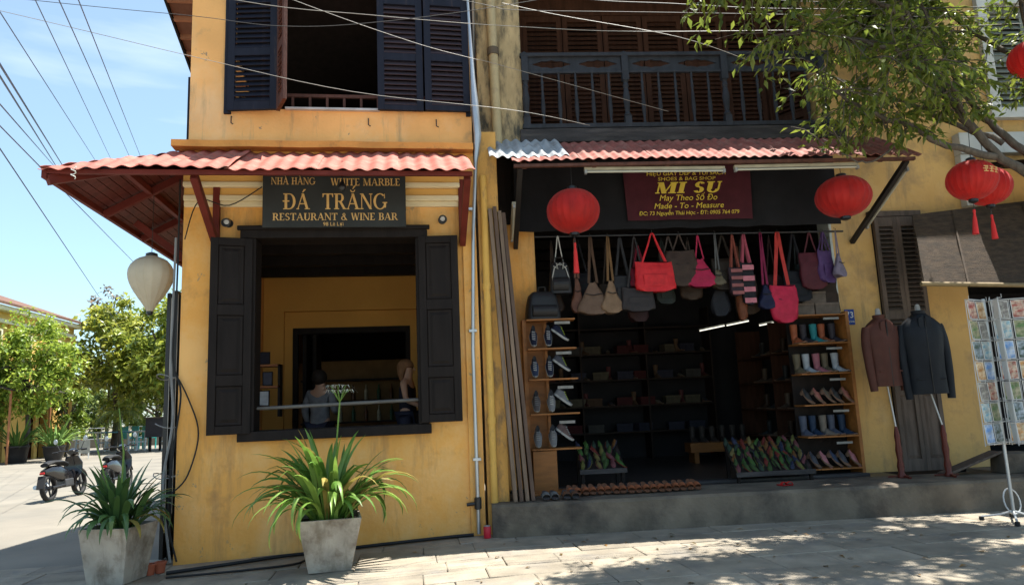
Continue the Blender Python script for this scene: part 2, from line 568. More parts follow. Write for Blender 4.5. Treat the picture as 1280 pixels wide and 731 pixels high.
road_m = mat('pale_concrete_road', (0.19, 0.172, 0.142), 0.9, 0.12, 0.8, 0.2, 30, col2=(0.15, 0.14, 0.12), c2pos=(0.45, 0.7), c2scale=0.6, world=True)
ground_m = mat('dusty_ground', (0.2, 0.175, 0.135), 0.95, 0.15, 0.3, 0.2, 10, world=True)
cement = mat('stained_cement', (0.145, 0.118, 0.088), 0.85, 0.3, 3, 0.5, 25, col2=(0.06, 0.05, 0.042), c2pos=(0.48, 0.66), c2scale=1.6, world=True)
rubber = mat('black_rubber', (0.015, 0.015, 0.016), 0.7, 0.1, 5, 0.05)

# ------------------------------------------------------------------ the setting
g = MB()
g.add([(-400, -60, -0.09), (400, -60, -0.09), (400, 500, -0.09), (-400, 500, -0.09)], [(0, 1, 2, 3)])
struct(g.build('ground', ground_m))
g = MB()
g.add([(-14, 0.2, -0.062), (-2.4, 0.2, -0.062), (-2.4, 48, -0.062), (-40, 48, -0.062), (-40, 30, -0.062)], [(0, 1, 2, 3, 4)])
g.add([(-14, -30, -0.062), (-4.4, -30, -0.062), (-4.4, 0.2, -0.062), (-14, 0.2, -0.062)], [(0, 1, 2, 3)])
struct(g.build('side_street', road_m))
g = MB()
g.add([(-4.4, -30, -0.06), (30, -30, -0.06), (30, -4.0, -0.06), (-4.4, -4.0, -0.06)], [(0, 1, 2, 3)])
struct(g.build('front_street', mat('front_street_bounce_concrete', (0.36, 0.33, 0.28), 0.9, 0.12, 0.8, 0.2, 30, col2=(0.28, 0.26, 0.22), c2pos=(0.45, 0.7), c2scale=0.5, world=True)))  # unseen street made paler than the road to bounce light onto the walls

def zf(x):
    return max(-0.05, min(0.055, 0.03 * (x + 1.0)))

g = MB()
xs = [-4.4, -2.67, 0.83, 12]
for a, b in zip(xs[:-1], xs[1:]):
    g.add([(a, -4.0, zf(a) - 0.022), (b, -4.0, zf(b) - 0.022), (b, 0.3, zf(b) - 0.022), (a, 0.3, zf(a) - 0.022)], [(0, 1, 2, 3)])
    g.add([(a, -4.0, -0.2), (b, -4.0, -0.2), (b, -4.0, zf(b) - 0.022), (a, -4.0, zf(a) - 0.022)], [(0, 1, 2, 3)])
pave = struct(g.build('pavement', joint_m))
slab_me = []
for k in range(5):
    q = MB()
    r = random.Random(k)
    def rg(e, z):
        pts = []
        for (a, b) in ((-1, -1), (0, -1), (1, -1), (1, 0), (1, 1), (0, 1), (-1, 1), (-1, 0)):
            pts.append((a * (0.5 - e) + r.uniform(-.006, .006), b * (0.5 - e) + r.uniform(-.008, .008), z))
        return pts
    q.loft([rg(0.0, -0.05), rg(0.0, -0.006), rg(0.016, 0.0)])
    slab_me.append(q.mesh('paving_slab', slab_m))
y = -3.98
row = 0
while y < 0.3:
    d = rnd.choice((0.40, 0.44, 0.5))
    x = -4.4 - rnd.uniform(0, .5)
    while x < 9.5:
        w = rnd.uniform(0.5, 0.95)
        xc = x + w / 2
        if y + d > 0.05 and xc + w / 2 > -2.62:
            break
        inst(slab_me[rnd.randrange(5)], 'paving_slab', pave, (xc, y + d / 2, zf(xc) + rnd.uniform(-.004, .004)),
             (rnd.uniform(-.006, .006), -0.03 if -2.6 < xc < 0.8 else 0.0, rnd.uniform(-.006, .006)), (w - 0.006, d - 0.006, 1))
        x += w
    y += d
    row += 1

# ------------------------------------------------------------------ corner restaurant
B = thing('corner_building', 'two-storey ochre corner building with dark shutters and red corrugated awning', 'building', (-0.85, 0, 0))
B.location = (0, 0, 0)
LX, RX = -2.56, 0.87
w = MB()
wallgrid(w, LX, RX, -0.12, 4.68, 0, 0.26, [(-1.74, 0.14, 1.345, 3.585)])
w.build('wall', ochre, B)
w = MB()
wallgrid(w, LX + 0.02, RX, 4.68, 7.15, 0.03, 0.26, [(-2.06, 0.80, 5.22, 7.0)])
w.build('upper_wall', ochre_up, B)
# side wall along the side street, unseen door openings sized to light the room
w = MB()
wallgrid(w, 0.26, 9.0, -0.12, 4.68, 0, 0.24, [(0.7, 1.8, -0.05, 2.7), (4.2, 5.2, -0.05, 2.5)])
w.xf(Matrix.Translation((LX + 0.24, 0, 0)) @ Matrix.Rotation(PI / 2, 4, 'Z'))
w.build('side_wall', ochre, B)
w = MB()
wallgrid(w, 0.26, 9.0, 4.68, 6.6, 0, 0.22, [(1.2, 2.2, 5.22, 6.5)])
w.xf(Matrix.Translation((LX + 0.24, 0, 0)) @ Matrix.Rotation(PI / 2, 4, 'Z'))
w.build('upper_side_wall', ochre_up, B)
MB().box(-2.72, -2.58, 0.55, 0.62, 4.82, 5.86).build('side_shutter', navy_wood, B, bevel=0.004)
w = MB(); w.box(0.80, 0.868, 0.262, 9, -0.1, 7.0)
w.build('party_wall', ochre_in, B)
MB().box(-2.3, 0.795, 8.8, 9.0, -0.1, 6.0).build('rear_wall', dark_wood, B)  # wall blackened in its colour for the dark beyond the inner doorway

# ledge between the storeys
l = MB()
n = 24
rings = []
for i in range(n + 1):
    x = -2.68 + (0.86 + 2.68) * i / n
    e = 0.012 * noise.noise(Vector((x * 2.0, 3, 1)))
    rings.append([(x, -0.16, 4.665 + e), (x, -0.16, 4.745 + e), (x, 0.03, 4.775 + e), (x, 0.03, 4.665 + e)])
l.loft(rings)
l.build('ledge', ledge_m, B)
# stepped moulding under the awning
for z0, z1, yy, m in ((3.965, 4.03, -0.05, cream), (4.03, 4.10, -0.08, cream), (4.10, 4.19, -0.06, mould_y), (4.19, 4.25, -0.12, cream), (4.25, 4.34, -0.10, mould_y), (4.34, 4.42, -0.17, cream)):
    MB().box(LX + 0.01, RX - 0.19, yy, 0.0, z0, z1).build('moulding', m, B, bevel=0.012)
# raised plaster edge right of the window
MB().box(0.70, 0.87, -0.035, 0.0, -0.1, 3.95).build('corner_strip', ochre, B, bevel=0.008)

# ground-floor window: frame, folding shutters, guard rail
wf = MB()
wf.box(-1.90, 0.27, -0.10, 0.06, 3.570, 3.70)
wf.box(-1.93, 0.30, -0.13, -0.08, 3.665, 3.715)
wf.box(-1.90, 0.27, -0.09, 0.10, 1.235, 1.345)
wf.box(-1.86, -1.725, -0.07, 0.275, 1.345, 3.570)
wf.box(0.125, 0.25, -0.07, 0.275, 1.345, 3.570)
wf.box(-1.86, 0.25, 0.06, 0.275, 3.570, 3.60)
wf.box(-1.86, 0.25, 0.10, 0.275, 1.32, 1.352)
win = wf.build('window_frame', dark_wood, B, bevel=0.006)
MB().tube([(-1.74, 0.12, 1.60), (0.14, 0.12, 1.63)], 0.022, 8).build('guard_rail', mat('worn_rail', (0.12, 0.11, 0.10), 0.5), B, smooth=True)

def panel_leaf(name, x0, y0, x1, y1, z0, z1, panels, m):
    """panelled door leaf from hinge (x0,y0) to free edge (x1,y1)"""
    L_ = math.hypot(x1 - x0, y1 - y0)
    a = math.atan2(y1 - y0, x1 - x0)
    th = 0.045
    q = MB()
    st = 0.085
    q.box(0, st, -th / 2, th / 2, z0, z1); q.box(L_ - st, L_, -th / 2, th / 2, z0, z1)
    zz = [z0]
    for (p0, p1) in panels:
        q.box(st, L_ - st, -th / 2, th / 2, zz[-1], p0)
        zz.append(p1)
    q.box(st, L_ - st, -th / 2, th / 2, zz[-1], z1)
    o = q.build(name, m, B, bevel=0.004)
    M = Matrix.Translation((x0, y0, 0)) @ Matrix.Rotation(a, 4, 'Z')
    o.matrix_local = M
    for (p0, p1) in panels:
        q = MB()
        def rr(e, yy):
            return [(st + e, yy, p0 + e), (L_ - st - e, yy, p0 + e), (L_ - st - e, yy, p1 - e), (st + e, yy, p1 - e)]
        for sg in (-1, 1):
            q.loft([rr(0, sg * 0.003), rr(0.012, sg * 0.012), rr(0.035, sg * 0.006), rr(0.07, sg * 0.018)])
        q.build('panel', m, o)
    return o

panel_leaf('shutter', -1.76, -0.09, -2.20, -0.20, 1.325, 3.56, [(1.42, 1.86), (1.98, 2.66), (2.78, 3.47)], dark_wood)
panel_leaf('shutter', 0.16, -0.09, 0.63, -0.14, 1.36, 3.575, [(1.45, 1.88), (2.00, 2.68), (2.80, 3.49)], dark_wood)

# upper shutters, louvred
def louvre_leaf(parent, x0, y0, x1, y1, z0, z1, panels, m, slat_m=None, pitch=0.062, st=0.085, th=0.045):
    L_ = math.hypot(x1 - x0, y1 - y0)
    a = math.atan2(y1 - y0, x1 - x0)
    q = MB()
    q.box(0, st, -th / 2, th / 2, z0, z1); q.box(L_ - st, L_, -th / 2, th / 2, z0, z1)
    zc = z0
    for p0, p1 in panels:
        q.box(st, L_ - st, -th / 2, th / 2, zc, p0)
        zc = p1
    q.box(st, L_ - st, -th / 2, th / 2, zc, z1)
    o = q.build('louvred_shutter', m, parent, bevel=0.003)
    o.matrix_local = Matrix.Translation((x0, y0, 0)) @ Matrix.Rotation(a, 4, 'Z')
    s = MB(); s.box(-(L_ / 2 - st) - .003, L_ / 2 - st + .003, -0.005, 0.005, -pitch * .62, pitch * .62)
    me = s.mesh('slat', slat_m or m)
    for p0, p1 in panels:
        k = int((p1 - p0) / pitch)
        for i in range(k):
            inst(me, 'slat', o, (L_ / 2, 0, p0 + (i + .5) * (p1 - p0) / k), (R(-34 + rnd.uniform(-4, 4)), 0, 0))
    return o

UP = [(5.27, 5.86), (5.96, 6.62), (6.72, 7.05)]
louvre_leaf(B, -2.09, -0.03, -1.50, -0.10, 5.16, 7.1, UP, navy_wood)
louvre_leaf(B, -1.49, -0.10, -1.35, -0.46, 5.14, 7.1, UP, brown_wood)
louvre_leaf(B, -0.30, -0.05, 0.265, -0.03, 5.20, 7.1, UP, navy_wood, mat('dark_slats', (0.035, 0.024, 0.03), 0.6))
louvre_leaf(B, 0.285, -0.06, 0.85, -0.03, 5.20, 7.1, UP, navy_wood, mat('dark_slats', (0.035, 0.024, 0.03), 0.6))
wf = MB()
wf.box(-2.14, -2.06, -0.005, 0.2, 5.14, 7.1); wf.box(0.80, 0.86, -0.002, 0.2, 5.16, 7.1)
wf.build('upper_window_frame', navy_wood, B, bevel=0.004)
MB().box(-1.42, -0.28, -0.02, 0.22, 5.205, 5.235).build('upper_sill', mat('pale_sill', (0.42, 0.42, 0.42), 0.7), B, bevel=0.004)
rl = MB()
rl.box(-2.05, 0.8, 0.15, 0.19, 5.44, 5.48)
for i in range(14):
    rl.box(-2.0 + i * 0.21, -1.97 + i * 0.21, 0.155, 0.185, 5.23, 5.44)
rl.build('inner_railing', brown_wood, B)
hook = MB(); hook.tube([(0, -0.0, 0.09), (0, -0.035, 0.085), (0, -0.035, 0.0), (0.025, -0.05, -0.02)], 0.007, 6)
hm = hook.mesh('shutter_hook', black_met, True)
for x in (-2.05, -0.42, 0.42):
    inst(hm, 'shutter_hook', B, (x, 0.03, 5.02))
# upper room: floor; dark partition and ceiling added to deepen its shade
w = MB(); w.box(-2.3, 0.795, 0.26, 8.8, 4.3, 4.4)
w.build('upper_floor', dark_wood, B)
w = MB()
w.box(-2.3, 0.795, 2.6, 2.7, 4.41, 6.3)
w.build('upper_partition', dark_wood, B)
MB().box(-2.3, 0.795, 0.27, 2.6, 4.402, 4.43).build('upper_floor_boards', dark_wood, B)
q = MB(); q.loft([[(-2.3, .27, 7.10), (.79, .27, 7.10), (.79, .27, 7.07), (-2.3, .27, 7.07)], [(-2.3, 2.6, 6.31), (.79, 2.6, 6.31), (.79, 2.6, 6.28), (-2.3, 2.6, 6.28)]]); q.build('upper_ceiling', dark_wood, B)
MB().box(0.72, 0.79, 0.27, 2.6, 4.44, 6.9).build('upper_party_lining', dark_wood, B)

# inside the restaurant
MB().box(-2.3, 0.795, 0.26, 8.8, -0.1, 0.02).build('floor', mat('brown_floor_tile', (0.16, 0.08, 0.05), 0.5, 0.2, 3), B)
w = MB()
wallgrid(w, -2.31, 0.795, 0.02, 4.3, 3.5, 3.7, [(-1.99, 0.19, 0.02, 3.2)])
w.build('inner_wall', ochre_in, B)
w = MB()
wallgrid(w, -1.99, 0.19, 0.02, 3.2, 3.62, 3.70, [(-1.86, 0.06, 0.02, 2.93)])
w.build('inner_doorway_lining', ochre_in, B)
fr = MB()
fr.box(-1.86, -1.78, 3.6, 3.72, 0.02, 2.93); fr.box(-0.02, 0.06, 3.6, 3.72, 0.02, 2.93); fr.box(-1.78, -0.02, 3.6, 3.72, 2.83, 2.93)
fr.box(-1.72, -1.66, 3.75, 4.6, 0.02, 2.85); fr.box(-1.56, -1.50, 3.75, 4.5, 0.02, 2.85)
fr.build('inner_door_frame', dark_wood, B, bevel=0.004)
for yy in (0.75, 1.55, 2.35, 3.2):
    MB().box(-2.3, 0.795, yy - .07, yy + .07, 3.72, 3.90).build('ceiling_beam', dark_wood, B, bevel=0.006)
for i in range(7):
    x = -2.15 + i * 0.45
    MB().box(x - .045, x + .045, 0.27, 8.7, 3.90, 4.02).build('joist', dark_wood, B)
MB().box(-2.31, 0.795, 0.265, 3.5, 4.02, 4.06).build('ceiling', dark_wood, B)
# main roof over the upper floor, falling to the back, tiled on rafters
rf = MB()
def rp(x, y, o=0.0):
    return (x, y, 7.28 - 0.34 * (y + 0.1) + o)
rf.loft([[rp(-3.06, -0.02), rp(0.9, -0.02), rp(0.9, -0.02, .06), rp(-3.06, -0.02, .06)], [rp(-3.06, 9.2), rp(0.9, 9.2), rp(0.9, 9.2, .06), rp(-3.06, 9.2, .06)]])
roof = rf.build('roof', mat('roof_boards', (0.16, 0.07, 0.045), 0.8, 0.3, 4, 0.2, world=True), B)
MB().bar(rp(-3.07, -0.03, .02), rp(-3.07, 9.2, .02), 0.03, 0.14).build('verge_board', dark_wood, roof)
for i in range(26):
    y_ = 0.05 + i * 0.3
    MB().box(-3.05, -2.35, y_, y_ + .05, 7.28 - 0.34 * (y_ + .1) - .06, 7.28 - 0.34 * (y_ + .1)).build('batten', mat('batten_wood', (0.30, 0.13, 0.07), 0.8), roof)
tile = MB()
tile.loft([[(-0.1 * math.cos(PI * k / 6), 0, 0.055 * math.sin(PI * k / 6)) for k in range(7)], [(-0.085 * math.cos(PI * k / 6), 0.36, 0.045 * math.sin(PI * k / 6)) for k in range(7)]], cap=False, closed=False)
tme = tile.mesh('roof_tile', mat('terracotta_tile', (0.28, 0.12, 0.07), 0.85, 0.3, 6, rand=0.25))
for i in range(2):
    for j in range(26):
        p = rp(-2.98 + i * .22, -0.05 + j * .34, .065)
        inst(tme, 'roof_tile', roof, p, (R(-18.8), 0, 0))

# ---- corrugated awning wrapped round the corner
A_Y, A_Z, A_T = -1.08, 4.075, 4.655
aw = MB()
aw.bar((-3.60, -1.03, 4.052), (0.75, -1.03, 4.052), 0.05, 0.05)
awning = aw.build('awning', maroon, B, bevel=0.004)
nsh = 5
edges = [-3.64, -2.66, -1.80, -0.92, -0.06, 0.78]
for i in range(nsh):
    x0, x1 = edges[i] - (0.05 if i else 0), edges[i + 1]
    W_ = x1 - x0
    def st(t, x0=x0, W_=W_):
        x = x0 + W_ * t
        return max(0.0, min(0.985, (-2.56 - x) / 1.08))
    corrugated('roof_sheet', red_tin, awning, (x0, 0.0, A_T + 0.014 * (i % 2)), (W_, 0, 0), (0, A_Y - rnd.uniform(-.01, .05), A_Z - A_T), 0.17, 0.0125,
               start=st, seed=i * 7, wob=0.03, ph=(x0 / 0.17) % 1)
for i in range(6):
    y0 = -1.08 + i * 1.5
    y1 = y0 + 1.55
    def st2(t, y0=y0, y1=y1):
        y_ = y1 - (y1 - y0) * t
        return max(0.0, min(0.985, (-y_) / 1.08))
    corrugated('roof_sheet', red_tin, awning, (LX, y1, A_T - .004 * (i % 2)), (0, y0 - y1, 0), (-1.08, 0, A_Z - A_T), 0.17, 0.0125, start=st2, seed=40 + i, wob=0.018, ph=(-y1 / 0.176) % 1)
# underside boards and framing
def aplane(x, y, o):
    d = max(-y if x > LX else 0, LX - x if y > -1.08 else 0, -y, LX - x)
    return A_T + (A_Z - A_T) * min(1, max(0, d) / 1.08) + o
nb = 12
for i in range(nb):
    a, b = 1.06 * i / nb, 1.06 * (i + 1) / nb - 0.008
    q = MB()
    za, zb = A_T + (A_Z - A_T) * a / 1.08 - .05, A_T + (A_Z - A_T) * b / 1.08 - .05
    q.loft([[(LX - a, -a, za), (LX - b, -b, zb), (LX - b, -b, zb - .015), (LX - a, -a, za - .015)], [(LX - a, 7.9, za), (LX - b, 7.9, zb), (LX - b, 7.9, zb - .015), (LX - a, 7.9, za - .015)]])
    q.loft([[(LX - a, -a, za), (LX - b, -b, zb), (LX - b, -b, zb - .015), (LX - a, -a, za - .015)], [(0.64, -a, za), (0.64, -b, zb), (0.64, -b, zb - .015), (0.64, -a, za - .015)]])
    q.build('soffit_board', soffit_m, awning)
MB().bar((-3.60, -1.06, 4.02), (-3.60, 7.9, 4.02), 0.05, 0.085).build('eave_beam', maroon, awning, bevel=0.004)
MB().bar((LX, 0, A_T - .12), (-3.58, -1.02, A_Z - .11), 0.08, 0.10).build('hip_rafter', maroon, awning, bevel=0.004)
MB().bar((-3.05, -0.52, 4.26), (-3.05, 7.9, 4.26), 0.06, 0.08).build('purlin', maroon, awning, bevel=0.004)
for yy in (0.35, 1.6, 3.0, 4.6, 6.2):
    MB().bar((LX, yy, A_T - .13), (-3.57, yy, A_Z - .10), 0.06, 0.09).build('rafter', maroon, awning, bevel=0.004)
for yy in (0.9, 3.8):
    MB().bar((LX + .01, yy, 3.35), (-3.4, yy, 4.02), 0.07, 0.09).build('strut', maroon, awning, bevel=0.004)
for xx in (-2.18, 0.70):
    MB().bar((xx, -0.02, 3.50), (xx, -0.98, 4.03), 0.075, 0.09).build('strut', maroon, awning, bevel=0.004)
    MB().bar((xx, -0.05, 3.50), (xx, -0.05, 4.30), 0.075, 0.07, up=(0, 1, 0)).build('wall_plate', maroon, awning, bevel=0.004)

# signboard over the window
S1 = thing('sign_board', 'charcoal restaurant signboard with gold serif letters above the ground-floor window', 'sign', (-0.795, -0.225, 3.665))
MB().box(-0.835, 0.815, 0, 0.035, 0, 0.665).build('board', slate, S1, bevel=0.004)
serif_line(S1, gold, 'NHÀ HÀNG', -0.74, -0.235, 0.515, 0.085, 0, 0.006)
serif_line(S1, gold, 'WHITE MARBLE', -0.06, 0.755, 0.505, 0.088, 0, 0.006)
serif_line(S1, gold, 'ĐÁ  TRẮNG', -0.60, 0.60, 0.215, 0.19, 0, 0.007)
serif_line(S1, gold, 'RESTAURANT & WINE BAR', -0.72, 0.72, 0.082, 0.085, 0, 0.006)
text_mesh('98 Lê Lợi', 0.062, gold, 'lettering', S1, Matrix.Translation((-0.03, -0.003, 0.015)) @ Matrix.Rotation(PI / 2, 4, 'X'))

def spot(x, z, label):
    t = thing('wall_spotlight', label, 'lamp', (x, -0.0, z), group='small black wall spotlights')
    q = MB(); q.lathe([(0.0, 0), (0.05, 0), (0.05, 0.02), (0.0, 0.02)], n=16); q.xf(Matrix.Rotation(PI / 2, 4, 'X')); q.build('base', black_met, t, True)
    q = MB(); q.tube([(0, -0.02, 0), (0, -0.07, 0.0), (0, -0.09, -0.01)], 0.012, 8); q.build('arm', black_met, t, True)
    q = MB(); q.lathe([(0.0, -.05), (0.03, -.05), (0.045, -0.02), (0.052, 0.05), (0.046, 0.05), (0.03, 0.0), (0.0, 0.0)], n=16)
    q.xf(Matrix.Translation((0, -0.12, -0.01)) @ Matrix.Rotation(R(115), 4, 'X')); h = q.build('head', black_met, t, True)
    q = MB(); q.lathe([(0.0, .01), (0.03, .012), (0.0, 0.02)], n=12); q.xf(Matrix.Translation((0, -0.12, -0.01)) @ Matrix.Rotation(R(115), 4, 'X'))
    q.build('lens', mat('lamp_glass', (0.5, 0.5, 0.5), 0.15, spec=0.6), h, True)
spot(-2.05, 3.77, 'small black spotlight on the wall left of the restaurant sign')
spot(0.46, 3.80, 'small black spotlight on the wall right of the restaurant sign')
t = thing('hanging_lamp', 'small black globe lamp hanging from the awning before the restaurant sign', 'lamp', (-0.69, -0.6, 3.98))
q = MB(); q.tube([(0, 0, 0.36), (0, 0, 0.10)], 0.006, 6); q.build('cord', black_met, t, True)
q = MB(); q.lathe([(0.0, .0), (0.03, .01), (0.045, .045), (0.045, 0.06), (0.03, 0.09), (0.018, 0.12), (0.0, 0.12)], n=14); q.build('shade', black_met, t, True)

# ------------------------------------------------------------------ shoe shop building
S = thing('shop_building', 'old two-storey shoe shop with wooden balcony and open ground-floor front', 'building', frame=FS)
grey_wood = mat('weathered_grey_wood', (0.045, 0.042, 0.043), 0.75, 0.3, 4, 0.3, 30, stretch=(0.6, 4, 4), spec=0.15, col2=(0.09, 0.08, 0.075), c2pos=(.5, .75), c2scale=3)
bal_wood = mat('slate_balcony_paint', (0.032, 0.035, 0.042), 0.65, 0.25, 4, 0.2, 30, stretch=(3, 3, 1), spec=0.15)
door_wood = mat('old_brown_door', (0.062, 0.027, 0.016), 0.75, spec=0.1, var=0.3, scale=4, bump=0.2, bscale=30, stretch=(4, 4, 0.6))
shut_wood = mat('weathered_door_wood', (0.10, 0.075, 0.06), 0.75, 0.3, 4, 0.3, 30, stretch=(4, 4, 0.6))
orange_wood = mat('varnished_orange_wood', (0.26, 0.10, 0.024), 0.5, 0.2, 4, 0.1, 30, stretch=(1, 4, 4))
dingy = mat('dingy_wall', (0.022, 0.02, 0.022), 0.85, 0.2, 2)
black_cloth = mat('black_cloth', (0.008, 0.008, 0.010), 0.9, 0.2, 6, 0.2, 30)
pale_wall = mat('pale_ochre_plaster', (0.58, 0.36, 0.13), 0.85, 0.12, 1.2, 0.3, 18, col2=(0.30, 0.20, 0.10), c2pos=(0.5, 0.75), c2scale=2.4, world=True, streak=(0.28, 0.20, 0.11), spos=(.52, .72), sscale=4.5, pale=(.62, .42, .19), ppos=(.5, .7))
PH = 0.41

# plinth with worn front edge
q = MB()
rings = []
n = 60
for i in range(n + 1):
    x = 0.02 + 9.6 * i / n
    e = 0.018 * noise.noise(Vector((x * 1.7, 0.3, 2)))
    k = 0.03 + 0.02 * noise.noise(Vector((x * 2.9, 5, 2)))
    c = 0.06 if i == 0 else 0
    rings.append([(x, c - .02 + e * .5, -0.08), (x, c - .012 + e, 0.2), (x, c + e, PH - k), (x, c + k + e, PH), (x, 0.9, PH), (x, 0.9, -0.08)])
q.loft(rings)
q.build('plinth', cement, S, smooth=30)
MB().box(0.2, 5.4, 0.9, 6.2, 0.30, PH).build('floor', mat('dark_floor_tile', (0.06, 0.05, 0.045), 0.35, 0.2, 3, 0.05), S)
MB().box(0.3, 5.05, 1.02, 1.22, PH, PH + 0.035).build('threshold', grey_wood, S, bevel=0.006)

# walls
q = MB(); q.box(-0.02, 0.24, 0.27, 1.3, -0.1, 4.95)
q.build('pier', mat('pier_plaster', (0.60, 0.33, 0.09), 0.85, 0.15, 2, 0.3, 30, col2=(0.16, 0.12, 0.08), c2pos=(0.5, 0.68), c2scale=2.2, world=True, stretch=(2, 2, .9)), S, bevel=0.012)
q = MB(); q.box(0.05, 0.66, 0.78, 2.2, 4.95, 7.8)
q.build('upper_pier', stained, S, bevel=0.01)
MB().box(0.24, 0.76, 1.12, 1.36, PH, 3.95).build('jamb', ochre, S, bevel=0.01)
q = MB(); wallgrid(q, 5.07, 6.62, PH, 7.9, 1.36, 1.62, [(5.68, 6.34, PH, 3.98)])
q.build('wall', pale_wall, S)
MB().box(5.03, 5.068, 1.33, 1.66, PH, 4.0).build('corner_strip', mat('pale_blue_paint', (0.45, 0.5, 0.5), 0.8, 0.2, 3, col2=(0.3, 0.2, 0.1), c2pos=(.5, .6), c2scale=5, world=True), S, bevel=0.004)
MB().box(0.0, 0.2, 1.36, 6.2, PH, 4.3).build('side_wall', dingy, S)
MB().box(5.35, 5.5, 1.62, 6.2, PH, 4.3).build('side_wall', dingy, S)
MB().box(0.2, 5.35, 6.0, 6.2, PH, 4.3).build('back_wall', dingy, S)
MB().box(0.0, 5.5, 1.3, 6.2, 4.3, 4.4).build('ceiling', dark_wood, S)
for i in range(5):
    MB().box(0.2, 5.35, 1.7 + i * .95, 1.82 + i * .95, 4.14, 4.3).build('ceiling_beam', dark_wood, S)
MB().box(0.2, 5.07, 1.14, 1.36, 3.95, 4.95).build('lintel', dark_wood, S)

# upper storey front behind the balcony
MB().box(0.66, 5.07, 0.78, 2.05, 4.955, 5.10).build('balcony_floor', grey_wood, S)
MB().box(0.60, 5.10, 0.70, 0.775, 4.96, 5.15).build('balcony_beam', grey_wood, S, bevel=0.008)
q = MB(); q.box(0.66, 4.62, 1.95, 2.05, 7.5, 7.9); q.box(4.62, 4.72, 1.9, 2.05, 5.1, 7.9); q.box(0.66, 0.8, 1.93, 2.05, 5.1, 7.5)
q.build('door_frame', door_wood, S)
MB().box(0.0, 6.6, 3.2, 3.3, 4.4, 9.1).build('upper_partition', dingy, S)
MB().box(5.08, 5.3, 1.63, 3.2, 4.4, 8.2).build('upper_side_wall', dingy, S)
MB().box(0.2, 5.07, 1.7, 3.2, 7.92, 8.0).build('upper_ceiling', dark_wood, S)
x = 0.80
for i in range(6):
    louvre_leaf(S, x + .006, 1.99, x + .63, 1.99, 5.12, 7.5, [(5.22, 5.60), (5.70, 6.62), (6.72, 7.4)], door_wood, pitch=0.07, st=0.08)
    x += .637
louvre_leaf(S, 4.66, 1.88, 4.98, 1.45, 5.12, 7.5, [(5.22, 5.60), (5.70, 6.62), (6.72, 7.4)], door_wood, pitch=0.07, st=0.07)

# balustrade
bal = MB()
bal.box(0.64, 5.08, 0.71, 0.80, 6.19, 6.245)
rail = bal.build('balustrade', bal_wood, S, bevel=0.01)
MB().box(0.7, 5.06, 0.735, 0.785, 5.955, 5.99).build('middle_rail', bal_wood, rail, bevel=0.004)
MB().box(0.64, 5.08, 0.715, 0.80, 5.165, 5.225).build('bottom_rail', bal_wood, rail, bevel=0.006)
pm_ = MB()
pm_.box(-.045, .045, -.045, .045, 0, 0.16)
pm_.lathe([(.040, .16), (.052, .18), (.03, .22), (.045, .36), (.05, .44), (.03, .56), (.042, .60), (.03, .64), (.042, .68)], n=10)
pm_.box(-.045, .045, -.045, .045, .68, 1.03)
pm_.lathe([(.03, 1.03), (.05, 1.06), (.04, 1.09), (.0, 1.12)], n=10)
post_me = pm_.mesh('post', bal_wood)
bm_ = MB()
bm_.lathe([(.018, 0), (.022, .04), (.015, .06), (.026, .16), (.03, .24), (.022, .42), (.015, .50), (.024, .53), (.015, .56), (.022, .60), (.014, .63), (.018, .73)], n=8)
bal_me = bm_.mesh('baluster', bal_wood, 60)
posts = [0.70, 2.08, 3.47, 4.86]
for i, x in enumerate(posts):
    inst(post_me, 'post', rail, (x, 0.757, 5.225 - 0.06))
    if i < 3:
        dx = (posts[i + 1] - x) / 6
        for k in range(1, 6):
            inst(bal_me, 'baluster', rail, (x + k * dx, 0.757, 5.225), (0, 0, 0))
        # pierced frieze: a board with two pointed ovals
        for k in range(2):
            xa = x + .05 + k * (posts[i + 1] - x - .1) / 2
            wd = (posts[i + 1] - x - .1) / 2
            q = MB()
            z0, z1 = 5.99, 6.19
            nn = 16
            up, lo = [], []
            for j in range(nn + 1):
                t = j / nn
                e = 0.062 * math.sin(PI * t) ** 0.8 * (1 - .25 * abs(math.sin(4 * PI * t)))
                xx = xa + wd * (0.08 + 0.84 * t)
                up.append((xx, 6.09 + e)); lo.append((xx, 6.09 - e))
            for j in range(nn):
                q.prism([up[j], up[j + 1], (up[j + 1][0], z1), (up[j][0], z1)], 0.752, 0.768)
                q.prism([(lo[j][0], z0), (lo[j + 1][0], z0), lo[j + 1], lo[j]], 0.752, 0.768)
            q.box(xa, xa + wd * .08, 0.752, 0.768, z0, z1); q.box(xa + wd * .92, xa + wd, 0.752, 0.768, z0, z1)
            q.build('pierced_panel', bal_wood, rail)

# tiled roof above the balcony
q = MB()
q.loft([[(0.0, 0.55, 7.86), (6.62, 0.55, 7.86), (6.62, 0.55, 7.94), (0.0, 0.55, 7.94)], [(0.0, 4.5, 9.9), (6.62, 4.5, 9.9), (6.62, 4.5, 9.98), (0.0, 4.5, 9.98)]])
roof2 = q.build('roof', mat('roof_boards', (0.16, 0.07, 0.045)), S)
for i in range(24):
    inst(tme, 'roof_tile', roof2, (0.15 + i * .27, 0.50, 7.95), (R(27), 0, 0), (1.2, 1.2, 1.2))

